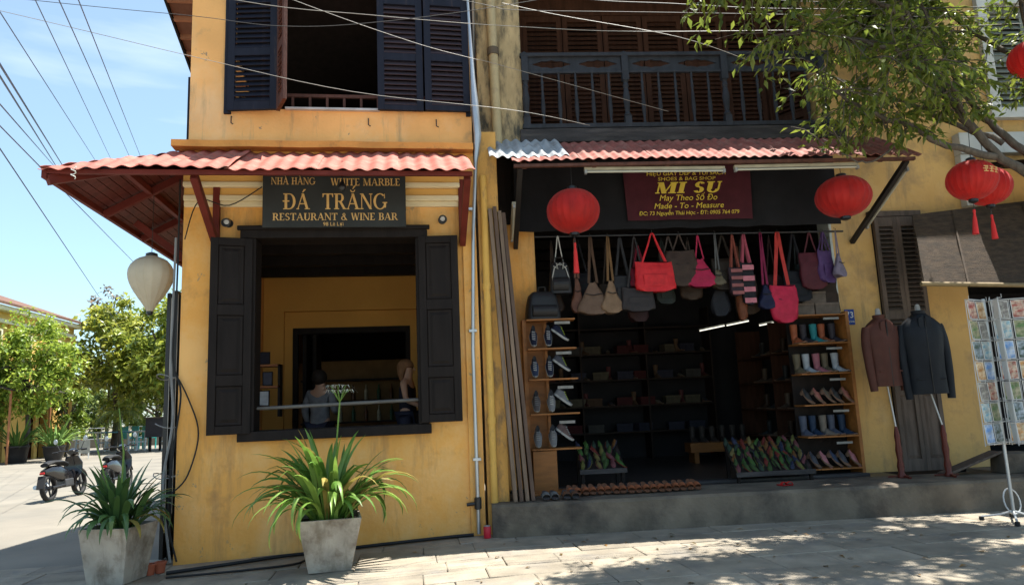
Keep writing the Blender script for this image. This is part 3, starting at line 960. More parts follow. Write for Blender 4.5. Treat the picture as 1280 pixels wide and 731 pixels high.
# corrugated awning
q = MB(); q.bar((0.42, -0.17, 4.335), (5.12, -0.17, 4.335), 0.05, 0.04)
aw2 = q.build('awning', brown_wood, S, bevel=0.004)
xs = [0.40, 1.28, 2.16, 3.04, 3.92, 5.16]
for i in range(5):
    x0, x1 = xs[i] - (.05 if i else 0), xs[i + 1]
    corrugated('roof_sheet', shaded_tin, aw2, (x0, 0.76, 4.985 + .007 * (i % 2)), (x1 - x0, 0, 0), (0, -0.98 - rnd.uniform(0, .03), -0.60), 0.128, 0.012, seed=90 + i, wob=0.025, ph=(x0 / .128) % 1)
corrugated('grey_roof_sheet', grey_tin, aw2, (0.12, 0.78, 5.04), (0.98, 0, -0.01), (0.02, -0.86, -0.55), 0.128, 0.017, seed=3, wob=0.03)
for x in (0.55, 1.4, 2.3, 3.2, 4.1, 5.0):
    MB().bar((x, 0.74, 4.90), (x, -0.15, 4.34), 0.05, 0.07).build('rafter', brown_wood, aw2)
for x in (5.35, 0.50):
    MB().bar((x, 1.33 if x > 1 else 1.1, 3.62), (x, -0.12, 4.33), 0.06, 0.06).build('strut', mat('black_strut', (0.02, 0.017, 0.016), 0.6), aw2, bevel=0.004)
MB().bar((5.12, -0.17, 4.335), (5.42, -0.17, 4.335), 0.05, 0.04).build('beam_end', brown_wood, aw2)
corrugated('roof_sheet', shaded_tin, aw2, (5.11, 0.76, 4.98), (0.4, 0, 0), (0, -0.95, -0.60), 0.128, 0.016, seed=99)
q = MB()
n = 40
rings = []
for i in range(n + 1):
    x = 0.5 + 4.5 * i / n
    yy = 0.93 + 0.02 * math.sin(x * 9) + .015 * noise.noise(Vector((x * 4, 0, 0)))
    rings.append([(x, yy, 4.78), (x, yy + .015 * math.sin(x * 14), 4.25), (x, yy + .02 * math.sin(x * 11), 3.80), (x, yy + .012 + .02 * math.sin(x * 11), 3.80), (x, yy + .012, 4.78)])
q.loft(rings)
q.build('pelmet_cloth', black_cloth, S, smooth=60)
q = MB(); q.tube([(0.75, 1.0, 3.74), (2.9, 1.0, 3.725), (5.05, 1.0, 3.71)], 0.014, 8)
q.build('hanging_rail', black_met, S, True)

# weathered louvred doors at the right of the shop front
MB().box(5.66, 6.36, 1.42, 1.46, PH, 3.98).build('door_backing', dark_wood, S)  # dark board added as the darkness behind the slats, hiding the sky
dl = thing('louvred_door', 'weathered brown double louvred door standing behind the jacket mannequins', 'door', (5.68, 1.30, PH), frame=FS)
q = MB()
W_, H_ = 0.66, 3.56
for x0 in (0, .33):
    q.box(x0, x0 + .06, -.03, .03, 0, H_); q.box(x0 + .268, x0 + .328, -.03, .03, 0, H_)
    for z0, z1 in ((0, .16), (1.02, 1.18), (1.72, 1.84), (2.08, 2.2), (3.42, H_)):
        q.box(x0 + .06, x0 + .268, -.03, .03, z0, z1)
q.build('frame', shut_wood, dl, bevel=0.004)
for x0 in (0, .33):
    for z0, z1 in ((.16, 1.02), (1.18, 1.72)):
        p = MB(); p.loft([[(x0 + .06 + e, yy, z0 + e), (x0 + .268 - e, yy, z0 + e), (x0 + .268 - e, yy, z1 - e), (x0 + .06 + e, yy, z1 - e)] for e, yy in ((0, .0), (.02, -.004), (.05, -.014))])
        p.build('panel', shut_wood, dl)
    for z0, z1, k in ((1.84, 2.08, 4), (2.2, 3.42, 19)):
        s = MB(); s.box(-.106, .106, -.005, .005, -.04, .04); me = s.mesh('slat', shut_wood)
        for i in range(k):
            inst(me, 'slat', dl, (x0 + .164, 0, z0 + (i + .5) * (z1 - z0) / k), (R(-50), 0, 0))
MB().box(5.62, 6.40, 1.28, 1.36, 3.98, 4.06).build('door_head', shut_wood, S, bevel=0.004)

# ------------------------------------------------------------------ neighbour house on the right
Nb = thing('neighbour_building', 'ochre house with white window trims behind the tree at right', 'building', frame=FS)
q = MB(); wallgrid(q, 6.62, 13, PH, 9.0, 1.38, 1.65, [(7.02, 11.5, PH, 3.05), (7.9, 9.3, 5.6, 7.3)])
q.build('wall', pale_wall, Nb)
white_paint = mat('white_trim_paint', (0.50, 0.50, 0.47), 0.75, 0.15, 3, 0.1, world=True, streak=(.25, .22, .17))
MB().box(7.10, 12.0, 1.22, 1.38, 4.88, 5.20).build('string_course', white_paint, Nb, bevel=0.01)
MB().box(7.10, 7.30, 1.25, 1.38, 4.1, 4.875).build('corner_trim', white_paint, Nb, bevel=0.008)
fr = MB(); fr.box(7.75, 7.9, 1.3, 1.42, 5.5, 7.4); fr.box(9.3, 9.45, 1.3, 1.42, 5.5, 7.4); fr.box(7.9, 9.3, 1.3, 1.42, 7.3, 7.42); fr.box(7.7, 9.5, 1.26, 1.42, 5.44, 5.6)
wd = fr.build('window_surround', white_paint, Nb, bevel=0.006)
for x0 in (7.92, 8.61):
    louvre_leaf(Nb, x0, 1.45, x0 + .67, 1.45, 5.6, 7.3, [(5.7, 6.4), (6.5, 7.2)], mat('pale_shutter', (0.16, 0.17, 0.14), 0.6), pitch=0.08)
MB().box(7.88, 9.32, 1.55, 1.6, 5.58, 7.32).build('window_backing', dark_wood, Nb)  # added dark board, stands for the unlit room and stops sky showing through
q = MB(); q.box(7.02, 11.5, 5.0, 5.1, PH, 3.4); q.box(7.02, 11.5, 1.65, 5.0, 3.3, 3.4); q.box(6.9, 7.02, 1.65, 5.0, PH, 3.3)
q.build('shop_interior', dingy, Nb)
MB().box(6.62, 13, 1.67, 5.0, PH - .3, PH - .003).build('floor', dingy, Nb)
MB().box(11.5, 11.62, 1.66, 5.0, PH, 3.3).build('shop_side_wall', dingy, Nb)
MB().box(9.6, 16, 0.0, 1.37, -.1, PH - .004).build('platform', cement, Nb)
MB().box(6.62, 9.62, 0.9, 1.37, -.1, PH - .004).build('platform', cement, Nb)
# dark eave above the blind, reaching out further to shade it
q = MB(); q.loft([[(7.2, 1.36, 4.75), (7.2, 1.36, 4.68), (7.2, 0.0, 4.30), (7.2, 0.0, 4.37)], [(12, 1.36, 4.75), (12, 1.36, 4.68), (12, 0.0, 4.30), (12, 0.0, 4.37)]])
q.build('eave', dark_wood, Nb)

# bamboo blind
bl = thing('bamboo_blind', 'brown woven bamboo blind hanging slanted over the right-hand shopfront', 'blind', (6.6, 0.5, 2.85), frame=FS)
bam = mat('woven_bamboo', (0.055, 0.036, 0.022), 0.8, 0.35, 9, 0.4, 60, stretch=(1, 1, 3), col2=(0.034, 0.024, 0.016), c2pos=(.45, .65), c2scale=4)
q = MB()
nx, ns = 30, 34
for j in range(ns):
    t = j / ns
    rings = []
    for i in range(nx + 1):
        s = i / nx
        sg = 0.05 * math.sin(PI * s) * (1 - t)
        za = -0.02 - 0.10 * s
        zb = 1.08 + 0.30 * s
        z = za + (zb - za) * t - sg
        y = -0.25 * (1 - t) + 0.55 * t + 0.03 * noise.noise(Vector((s * 5, t * 3, 1)))
        x = -0.98 + 3.1 * s + 0.50 * t
        hgt = (zb - za) / ns * 0.96
        rings.append([(x, y - .006, z), (x, y + .004, z), (x, y + .004 + .55 / ns, z + hgt), (x, y - .006 + .5 / ns, z + hgt)])
    q.loft(rings)
q.build('slats', bam, bl)
q = MB(); q.tube([(-1.04, -0.27, -0.03), (0.6, -0.27, -0.10), (2.3, -0.27, -0.15)], 0.03, 8); q.build('bottom_pole', mat('bamboo_pole', (0.22, 0.16, 0.08), 0.6), bl, True)
for s in (.18, .52, .86):
    q = MB(); x = -0.98 + 3.1 * s
    q.bar((x, -0.29, -0.06 - .1 * s), (x + .5, 0.51, 1.06 + .3 * s), 0.02, 0.01); q.build('tape', bam, bl)

# fluorescent battens under the shop awning (unlit)
def batten(label, a, b, frame=FS):
    a, b = Vector(a), Vector(b)
    t = thing('fluorescent_batten', label, 'lamp', a, group='unlit fluorescent battens under the shop awning', frame=frame)
    d = b - a
    MB().bar((0, 0, 0), d, 0.05, 0.04).build('housing', mat('aged_batten', (.34, .31, .23), .6), t, bevel=0.004)
    n_ = d.normalized()
    MB().tube([n_ * .03 + Vector((0, -.02, -.04)), d - n_ * .03 + Vector((0, -.02, -.04))], 0.014, 8).build('tube', mat('tube_glass', (0.42, 0.41, 0.34), 0.2, 0.02), t, True)
    for p in (n_ * .015, d - n_ * .015):
        MB().box(p.x - .014, p.x + .014, p.y - .04, p.y + .012, p.z - .065, p.z - .021).build('end_cap', mat('grey_cap', (0.25, 0.25, 0.24), 0.5), t)
batten('longer unlit fluorescent batten under the shop awning, left of the sign clamp', (1.28, -0.10, 4.305), (3.02, -0.10, 4.285))
batten('unlit fluorescent batten under the shop awning, nearer the right red lantern', (3.14, -0.10, 4.295), (4.72, -0.10, 4.30))
batten('slanted unlit fluorescent batten on the black strut at right', (5.42, 1.05, 3.80), (5.42, 0.0, 4.30))
batten('short unlit fluorescent batten on the strut above the leaning boards', (0.44, 0.95, 3.72), (0.44, 0.30, 4.02))

# shop banner
bn = thing('shop_banner', 'dark maroon cloth shop banner with yellow lettering above the hanging bags', 'sign', (2.87, 0.86, 3.90), frame=FS)
q = MB()
rings = []
for i in range(25):
    s = i / 24
    yy = 0.012 * math.sin(s * 13)
    w0, w1 = 0.89, 0.86
    rings.append([(-w1 + 2 * w1 * s, yy, 0.0 - .012 * s), (-w0 + 2 * w0 * s, yy, 0.75), (-w0 + 2 * w0 * s, yy + .006, 0.75), (-w1 + 2 * w1 * s, yy + .006, 0.0 - .012 * s)])
q.loft(rings)
q.build('cloth', mat('maroon_cloth', (0.052, 0.008, 0.014), 0.85, 0.2, 5, 0.15, 40), bn, smooth=60)
serif_line(bn, yellow_l, 'MI SU', -0.47, 0.43, 0.36, 0.155, -0.016, 0.003, S=0.27, H=0.09, L=0.08, shear=0.2)
RX_ = Matrix.Rotation(PI / 2, 4, 'X')
for s, z, size, wd, sh in (('HIỆU GIÀY DÉP & TÚI SÁCH', 0.612, 0.075, 1.10, 0.1), ('SHOES & BAG SHOP', 0.54, 0.068, 0.80, 0.1), ('May Theo Số Đo', 0.258, 0.115, 0.80, 0.25), ('Made - To - Measure', 0.148, 0.11, 0.96, 0.25), ('ĐC: 73 Nguyễn Thái Học - ĐT: 0905 764 079', 0.06, 0.075, 1.38, 0.15)):
    text_mesh(s, size, yellow_l, 'lettering', bn, Matrix.Translation((-0.02, -0.017, z)) @ RX_, shear=sh, width=wd)

# house number plate
hn = thing('house_number_plate', 'small blue house number plate on the ochre pillar by the shoe rack', 'sign', (5.20, 1.345, 2.44), frame=FS)
MB().box(-.07, .07, 0, .012, 0, .22).build('plate', mat('blue_enamel', (0.015, 0.05, 0.25), 0.3, 0.05), hn, bevel=0.004)
text_mesh('73', 0.12, white_pl, 'numerals', hn, Matrix.Translation((0, -0.002, 0.1)) @ RX_)
text_mesh('Nguyễn Thái Học', 0.035, white_pl, 'lettering', hn, Matrix.Translation((0, -0.002, 0.035)) @ RX_, width=.12)

# leaning boards between the pier and the shop front
bd = [(0.13, 0.30, 3.92, 'leftmost'), (0.19, 0.37, 3.95, 'second'), (0.25, 0.44, 3.90, 'third'), (0.30, 0.51, 3.88, 'rightmost')]
for i, (xt, xb, zt, w_) in enumerate(bd):
    t = thing('leaning_board', f'tall grey-brown timber board leaning by the shop pier, {w_} of four', 'board', (xb, 0.22, PH), group='boards leaning by the pier', frame=FS)
    MB().bar((0, 0.02 * i, 0.004), (xt - xb, 0.06 + .02 * i, zt - PH), 0.045, 0.2, up=(0, 1, 0)).build('board', mat('board_wood%d' % (i % 2), ((0.17, 0.12, 0.085), (0.10, 0.065, 0.048))[i % 2], 0.75, 0.3, 4, 0.2, stretch=(4, 4, .5)), t, bevel=0.003)

# pipes
t = thing('downpipe', 'galvanised grey downpipe running down beside the restaurant wall', 'pipe', (0.87, -0.09, 0))
q = MB(); q.tube([(-.09, 0, 0.08), (-.09, 0, 2.2), (-0.04, 0, 3.6), (0.02, 0, 4.5), (0.05, -0.06, 4.85), (0.03, -0.03, 5.3), (0.02, 0.0, 5.65), (0.0, 0.02, 6.4), (-.02, .02, 7.1)], [.022, .022, .022, .024, .048, .048, .03, .018, .016], 10); q.build('pipe', grey_met, t, True)
for z in (0.9, 2.4, 3.9):
    q = MB(); q.box(-.13, -.04, -.03, .085, z, z + .03); q.build('clamp', grey_met, t)
q = MB(); q.lathe([(0, -.06), (.04, -.06), (.045, 0), (.04, .06), (0, .06)], (-.09, 0, .42), 10); q.lathe([(0, 0), (.02, 0), (.02, .2), (0, .2)], (0, 0, 0), 8)
q = MB(); q.lathe([(.022, -.07), (.042, -.06), (.042, .06), (.022, .07)], (-.09, 0, .42), 10); q.tube([(-.09, 0, .42), (-.22, -0.0, .41)], .02, 8); q.build('valve', black_met, t, True)
t = thing('drain_pipe', 'thick cream drain pipe on the stained pier between the two houses', 'pipe', (0.27, 0.70, 4.9), frame=FS)
q = MB(); q.tube([(.02, 0, -0.02), (-.01, 0, 3.0)], .065, 12); q.build('pipe', mat('cream_pipe', (0.45, 0.36, 0.20), 0.6, 0.15, 3, col2=(.2, .15, .1), c2pos=(.5, .75), c2scale=3), t, True)
q = MB(); q.lathe([(.066, -.05), (.08, -.05), (.08, .05), (.066, .05)], (.005, 0, 1.35), 12); q.build('collar', mat('dark_collar', (0.12, 0.09, 0.06), 0.7), t, True)
t = thing('yellow_pipe', 'yellow painted pipe running down the pier beside the leaning boards', 'pipe', (0.06, 0.22, 0.05), frame=FS)
q = MB(); q.tube([(0, 0, 0), (0, 0, 4.3)], .045, 10); q.build('pipe', mat('yellow_pipe_paint', (0.60, 0.35, 0.08), 0.7, 0.15, 3, col2=(.2, .13, .06), c2pos=(.55, .75), c2scale=3, stretch=(3, 3, 1)), t, True)
for z in (1.3, 2.9):
    q = MB(); q.lathe([(.046, -.04), (.055, -.04), (.055, .04), (.046, .04)], (0, 0, z), 10); q.build('collar', MATS['yellow_pipe_paint'], t, True)

# ------------------------------------------------------------------ lanterns
red_silk = mat('red_lantern_silk', (0.62, 0.028, 0.022), 0.55, 0.16, 4, 0.05, transl=0.5, sheen=0.2, streak=(0.40, 0.02, 0.02), spos=(.5, .75), sscale=9)
white_silk = mat('ivory_lantern_silk', (0.66, 0.60, 0.48), 0.6, 0.06, 6, 0.05, transl=0.35)
tassel_m = mat('red_tassel', (0.55, 0.03, 0.03), 0.8, 0.2, 30, 0.1, stretch=(6, 6, 0.3))

def lantern(label, loc, rw, rh, silk, prof, frame=FW, cord=0.4, tassel=0.0, ribs=24, tilt=0.0, gold_mark=False, group='red silk lanterns'):
    """silk lantern: loc = centre; prof(t) = radius factor for t from 0 (bottom) to 1 (top)"""
    t = thing('silk_lantern', label, 'lantern', loc, frame=frame, group=group)
    q = MB()
    nz = 20
    nn = ribs * 4
    rings = []
    for j in range(nz + 1):
        s = j / nz
        z = -rh + 2 * rh * s
        r = rw * prof(s)
        rings.append([(r * (1 - 0.028 * abs(math.sin(ribs * a / 2)) ** 0.8) * math.cos(a), r * (1 - 0.028 * abs(math.sin(ribs * a / 2)) ** 0.8) * math.sin(a), z) for a in [2 * PI * k / nn for k in range(nn)]])
    q.loft(rings, cap=False)
    q.build('shade', silk, t, smooth=70)
    rb = MB()
    for k in range(ribs):
        a = 2 * PI * (k) / ribs
        rb.tube([(rw * prof(j / 12) * 1.001 * math.cos(a), rw * prof(j / 12) * 1.001 * math.sin(a), -rh + 2 * rh * j / 12) for j in range(13)], 0.0022, 4, False)
    rb.build('ribs', silk, t)
    for sg in (-1, 1):
        c = MB(); r0 = rw * prof(0.0 if sg < 0 else 1.0)
        c.lathe([(0, 0), (r0 * 1.08, 0), (r0 * 1.08, sg * .03), (r0 * .5, sg * .045), (0, sg * .045)], (0, 0, sg * rh), 16); c.build('cap', black_met, t, True)
    c = MB(); c.tube([(0, 0, rh + .04), (0, 0, rh + cord)], 0.004, 5); c.build('cord', black_met, t)
    if tassel:
        c = MB(); c.tube([(0, 0, -rh - .04), (0, 0, -rh - .13)], 0.004, 5); c.build('tassel_cord', black_met, t)
        c = MB(); c.lathe([(0.0, 0), (.014, -.005), (.016, -.03), (.012, -.05), (.022, -.12), (.036, -tassel), (0, -tassel)], (0, 0, -rh - .12), 12); c.build('tassel', tassel_m, t, True)
    if gold_mark:
        for k in range(3):
            c = MB()
            for (dx, dz, w_, h_) in ((0, .03, .05, .01), (0, -.03, .05, .01), (0, 0, .01, .07), (-.02, 0, .03, .008), (.018, .012, .008, .04)):
                c.box(dx - w_ / 2, dx + w_ / 2, -.003, 0, dz - h_ / 2, dz + h_ / 2)
            a = R(-100 + 14 * k)
            o = c.build('gold_character', gold, t)
            o.location = (rw * 1.006 * math.cos(a), rw * 1.006 * math.sin(a), 0.05)
            o.rotation_euler = (0, 0, a + PI / 2)
    if tilt:
        t.rotation_euler.y += tilt
    return t

oval = lambda s: max(0.16, math.sqrt(max(0.0, 1 - (2 * s - 1) ** 2 * .97)))
tear = lambda s: (0.13 + 0.87 * math.sin(min(1, s / .68) * PI / 2) ** 1.25) if s < .68 else max(.18, math.sqrt(max(0, 1 - ((s - .68) / .33) ** 2)))
lantern('large red silk lantern hanging left of the maroon shop banner', (1.15, 0.1, 3.84), 0.325, 0.275, red_silk, oval, FS, cord=0.28, tassel=0.38)
lantern('large red silk lantern hanging by the right end of the shop awning', (4.60, 0.1, 3.945), 0.335, 0.26, red_silk, oval, FS, cord=0.2)
lantern('red silk lantern with gold characters hanging from the tree, left of the pair', (6.66, -1.30, 3.92), 0.275, 0.235, red_silk, oval, cord=0.5, tassel=0.30, tilt=0.08, gold_mark=True)
lantern('red silk lantern hanging from the tree, right and lower of the pair', (7.02, -1.12, 3.90), 0.265, 0.23, red_silk, oval, cord=0.5, tassel=0.30)
lantern('red silk lantern half out of view high in the tree', (7.52, -1.5, 5.38), 0.25, 0.22, red_silk, oval, cord=0.5)
lantern('ivory teardrop silk lantern hanging under the restaurant awning corner', (-2.98, 0.25, 3.11), 0.25, 0.33, white_silk, tear, cord=0.75, ribs=16, group='ivory silk lantern')

# ------------------------------------------------------------------ planters with spider lilies
pot_m = mat('limewashed_pot', (0.36, 0.325, 0.275), 0.85, 0.18, 5, 0.25, 50, col2=(0.17, 0.135, 0.10), c2pos=(0.46, 0.66), c2scale=4.5, world=True, streak=(.20, .17, .13), spos=(.52, .72), sscale=9)
soil_m = mat('potting_soil', (0.03, 0.022, 0.016), 0.95, 0.3, 20, 0.6, 60)
leaf_ms = [mat('lily_leaf_%d' % k, c, 0.42, 0.15, 6, 0.05, transl=0.3, spec=0.45, stretch=(1, 1, 1)) for k, c in enumerate(((0.15, 0.27, 0.045), (0.10, 0.21, 0.035), (0.20, 0.32, 0.06)))]
dleaf_ms = [mat('dark_lily_leaf_%d' % k, c, 0.4, 0.15, 6, 0.05, transl=0.25, spec=0.5) for k, c in enumerate(((0.075, 0.15, 0.045), (0.055, 0.115, 0.035)))]

def strap_leaf(base, az, length, lean, droop, width, r):
    """long arching strap leaf with a folded midrib"""
    q = MB()
    n = 12
    p = Vector(base)
    a = lean
    kink = r.randint(6, 9) if r.random() < .18 else -1
    pts = []
    st = length / n
    for i in range(n + 1):
        pts.append(p.copy())
        d = Vector((math.cos(az) * math.sin(a), math.sin(az) * math.sin(a), math.cos(a)))
        p = p + d * st
        a += droop / n * (0.4 + 1.6 * i / n)
        if i == kink:
            a += R(38)
    side = Vector((-math.sin(az), math.cos(az), 0))
    tw = r.uniform(-.5, .5)
    rings = []
    for i, pp in enumerate(pts):
        t = i / n
        w = width * (0.5 + 1.1 * t if t < .4 else 0.94) * (1 - max(0, (t - .45) / .55) ** 2.2) + .001
        d = (pts[min(i + 1, n)] - pts[max(i - 1, 0)]).normalized()
        s = (side * math.cos(tw * t) + d.cross(side) * math.sin(tw * t)).normalized()
        up = s.cross(d)
        rings.append([pp - s * w / 2 + up * w * .18, pp, pp + s * w / 2 + up * w * .18])
    q.loft(rings, cap=False, closed=False)
    return q

def planter(label, loc, rz, wt, wb, h, n, ms, seed, hgt, flowers=True, spread=1.0):
    t = thing('potted_lily', label, 'potted plant', loc, rz)
    q = MB()
    def sq(w, z):
        e = w * .5
        return [(-e, -e, z), (e, -e, z), (e, e, z), (-e, e, z)]
    q.loft([sq(wb, 0), sq(wt, h), sq(wt - .05, h), sq(wt - .07, h - .09)])
    q.build('pot', pot_m, t, bevel=0.006)
    MB().box(-wt / 2 + .04, wt / 2 - .04, -wt / 2 + .04, wt / 2 - .04, h - .085, h - .05).build('soil', soil_m, t)
    r = random.Random(seed)
    for i in range(n):
        k = i / n
        az = r.uniform(0, 2 * PI)
        rr = r.uniform(0, wt * .33)
        lean = R(4 + 40 * k ** 1.15 + r.uniform(-5, 5)) * spread
        ln = hgt * (r.uniform(.8, 1.1) if k < .35 else r.uniform(.72, 1.12))
        droop = R(r.uniform(20, 70) + 105 * k)
        q = strap_leaf((rr * math.cos(az), rr * math.sin(az), h - .06), az + r.uniform(-.4, .4), ln, lean, droop, r.uniform(.05, .078), r)
        q.build('leaf', mat('yellowed_lily_leaf', (0.30, 0.24, 0.06), 0.6, 0.3, 8, 0.05, transl=0.3) if r.random() < .07 else r.choice(ms), t, True)
    if flowers:
        st = MB(); st.tube([(0.02, 0, h - .06), (0.06, -.02, h + .6), (0.1, -.03, h + hgt * 1.16)], [.012, .01, .008], 6); st.build('flower_stalk', ms[0], t, True)
        top = Vector((0.1, -.03, h + hgt * 1.16))
        pm2 = mat('white_lily_petal', (0.75, 0.76, 0.68), 0.6, 0.05, transl=0.3)
        for k in range(7):
            az = 2 * PI * k / 7
            tip = top + Vector((.10 * math.cos(az), .10 * math.sin(az), .12 + .05 * (k % 2)))
            s = MB(); s.tube([top, top.lerp(tip, .6) + Vector((0, 0, .02)), tip], .004, 5); s.build('flower_tube', ms[0], t)
            s = MB()
            for j in range(6):
                b = 2 * PI * j / 6 + k
                dv = Vector((math.cos(b), math.sin(b), .1))
                sd = Vector((-math.sin(b), math.cos(b), 0)) * .0028
                s.loft([[tip - sd, tip + sd], [tip + dv * .05 - sd, tip + dv * .05 + sd], [tip + dv * .085 + Vector((0, 0, -.04)), tip + dv * .085 + Vector((0, 0, -.041))]], cap=False, closed=False)
            s.build('flower', pm2, t)
    return t
planter('square tapered stone planter with sunlit spider lily under the restaurant window', (-0.79, -1.02, zf(-.79)), R(6), 0.60, 0.40, 0.50, 118, leaf_ms, 5, 0.96)
planter('square tapered stone planter with dark spider lily at the building corner', (-2.90, -0.62, zf(-2.86)), R(-14), 0.52, 0.38, 0.54, 80, dleaf_ms, 9, 0.72, flowers=False)
t = thing('flower_stem', 'thin green flower stem leaning out of the corner planter', 'plant', (-2.90, -0.62, 0.5))
q = MB(); q.tube([(0, 0, 0), (.02, -.02, .7), (-.03, -.05, 1.15)], [.01, .009, .006], 6); q.build('stem', leaf_ms[0], t, True)
q = MB(); q.tube([(0.02, 0, 0), (-.16, -.02, .5), (-.27, -.05, .92)], [.01, .009, .006], 6); q.build('stem', leaf_ms[0], t, True)

# ------------------------------------------------------------------ corner post, cables, small things on the ground
t = thing('folded_door', 'tall black folded door leaves standing at the building corner', 'door', (-2.74, 0.25, -0.05))
for i, (dx, dy, z1) in enumerate(((-.06, 0.1, 3.06), (.0, .16, 3.10), (0.05, .22, 3.06))):
    MB().box(dx - .022, dx + .022, dy, dy + .5, 0.01, z1).build('leaf', black_met, t, bevel=0.003)
q = MB(); q.box(-.031, -.024, .092, .099, .3, 3.0); q.box(.027, .033, .15, .158, .5, 3.05); q.build('edge_strip', mat('pale_strip', (0.4, 0.4, 0.38), 0.5), t)
def cable(label, pts, r, m=rubber, name='cable', sag=0.0, n=5, cat='cable', group=None):
    P = []
    for a, b in zip(pts[:-1], pts[1:]):
        a, b = Vector(a), Vector(b)
        k = 10 if sag else 1
        for i in range(k):
            s = i / k
            P.append(a.lerp(b, s) - Vector((0, 0, sag * 4 * s * (1 - s))))
    P.append(Vector(pts[-1]))
    o = MB().tube(P, r, n).build(name, m, None, True)
    return tag(o, label, cat, group)
def smooth(pts, k=6):
    P = [Vector(p) for p in pts]
    out = []
    for i in range(len(P) - 1):
        p0, p1, p2, p3 = P[max(i - 1, 0)], P[i], P[i + 1], P[min(i + 2, len(P) - 1)]
        for j in range(k):
            s = j / k
            out.append(0.5 * ((2 * p1) + (-p0 + p2) * s + (2 * p0 - 5 * p1 + 4 * p2 - p3) * s * s + (-p0 + 3 * p1 - 3 * p2 + p3) * s ** 3))
    out.append(P[-1])
    return out
cable('black cable running up the wall corner beside the folded door', smooth([(-2.60, -.03, 4.3), (-2.60, -.03, 3.0), (-2.62, -.03, 2.2), (-2.52, -.04, 1.8), (-2.58, -.03, 1.2), (-2.62, -.04, .5), (-2.5, -.08, 0.0)]), 0.011, group='cables at the building corner')
cable('grey cable running up the wall corner beside the black one', smooth([(-2.63, -.02, 3.6), (-2.64, -.02, 2.2), (-2.60, -.03, 1.5), (-2.68, -.03, .8), (-2.56, -.1, .0)]), 0.014, mat('grey_cable', (.2, .2, .2), .6), group='cables at the building corner')
cable('loose black cable looping out across the ochre wall corner', smooth([(-2.60, -.03, 2.05), (-2.44, -.05, 1.75), (-2.32, -.04, 1.35), (-2.42, -.05, .9), (-2.58, -.04, .72)]), 0.009, group='cables at the building corner')
cable('black cable drooping along the cornice under the awning', smooth([(-2.50, -.14, 3.55), (-2.35, -.16, 4.0), (-2.0, -.22, 3.93), (-1.64, -.2, 4.16)]), 0.007, group='cables at the building corner')
for i in range(3):
    z = 2.0 - i * .55
    q = MB(); q.tube([(-2.80 + .02 * math.cos(a), .2, z) if False else (-2.66 + .17 * math.cos(a), .12 + .14 * math.sin(a), z + .03 * math.sin(a * 2 + i)) for a in [2 * PI * k / 14 for k in range(15)]], .006, 5)
    tag(q.build('cable_tie', mat('grey_cable', (.2, .2, .2), .6), None, True), ('grey tie binding the folded door to the cables, topmost', 'grey tie binding the folded door to the cables, middle one', 'grey tie binding the folded door to the cables, lowest')[i], 'cable tie', 'ties on the folded door')
cable('black hose lying along the foot of the restaurant wall', smooth([(-2.46, -.55, .0 - .02), (-1.9, -.42, .0), (-1.4, -.30, .02), (-1.0, -.22, .025), (-.4, -.16, .045), (.3, -.10, .065), (.72, -.09, .075)]), 0.02, name='hose', cat='hose')
cable('thin black cable lying in a bent line on the paving', smooth([(-2.4, -.75, -.025), (-1.7, -.8, 0.0), (-1.18, -.75, .015), (-1.06, -.5, .02), (-1.0, -.26, .02)], 4), 0.012)
terra = mat('terracotta', (0.34, 0.09, 0.045), 0.8, 0.15, 6)
for i, (x, y_) in enumerate(((-2.66, -.42), (-2.58, -.36))):
    q = MB(); q.lathe([(0, 0), (.045, 0), (.058, .09), (.064, .09), (.064, .11), (.052, .11), (.04, .02), (0, .02)], (0, 0, 0), 14)
    o = q.build('terracotta_cup', terra, None, True); o.location = (x, y_, zf(x) + .0)
    tag(o, ('small terracotta cup on the ground by the corner cables, left one', 'small terracotta cup on the ground by the corner cables, right one')[i], 'cup', 'terracotta cups')
t = thing('red_can', 'small red tin can standing on the pavement beside the shop plinth', 'can', (0.86, -0.25, 0.056))
q = MB(); q.lathe([(0, 0), (.038, 0), (.042, .008), (.042, .12), (.038, .128), (0, .128)], n=14); q.build('body', mat('red_can_paint', (0.5, 0.02, 0.04), 0.35), t, True)
q = MB(); q.lathe([(.036, .128), (.042, .130), (.036, .136)], n=14); q.build('rim', grey_met, t, True)

# ------------------------------------------------------------------ the street tree at right
bark = mat('grey_brown_bark', (0.085, 0.07, 0.055), 0.9, 0.3, 8, 0.6, 30, stretch=(3, 3, 1))
def leaf_mat(name, col, tr=0.4, rand=0.0):
    """leaf colour varied per leaf island"""
    m = bpy.data.materials.new(name)
    m.use_nodes = True
    nt = m.node_tree
    N, L = nt.nodes, nt.links
    b = N['Principled BSDF']
    ge = N.new('ShaderNodeNewGeometry')
    rp = N.new('ShaderNodeValToRGB')
    rp.color_ramp.elements[0].color = (col[0] * .55, col[1] * .6, col[2] * .6, 1)
    rp.color_ramp.elements[1].color = (col[0] * 1.7, col[1] * 1.35, col[2] * 1.2, 1)
    L.new(ge.outputs['Random Per Island'], rp.inputs['Fac'])
    L.new(rp.outputs['Color'], b.inputs['Base Color'])
    b.inputs['Roughness'].default_value = 0.38
    b.inputs['Specular IOR Level'].default_value = 0.5
    tr_ = N.new('ShaderNodeBsdfTranslucent')
    L.new(rp.outputs['Color'], tr_.inputs['Color'])
    ms = N.new('ShaderNodeMixShader')
    ms.inputs['Fac'].default_value = tr
    L.new(b.outputs['BSDF'], ms.inputs[1])
    L.new(tr_.outputs['BSDF'], ms.inputs[2])
    L.new(ms.outputs['Shader'], N['Material Output'].inputs['Surface'])
    return m

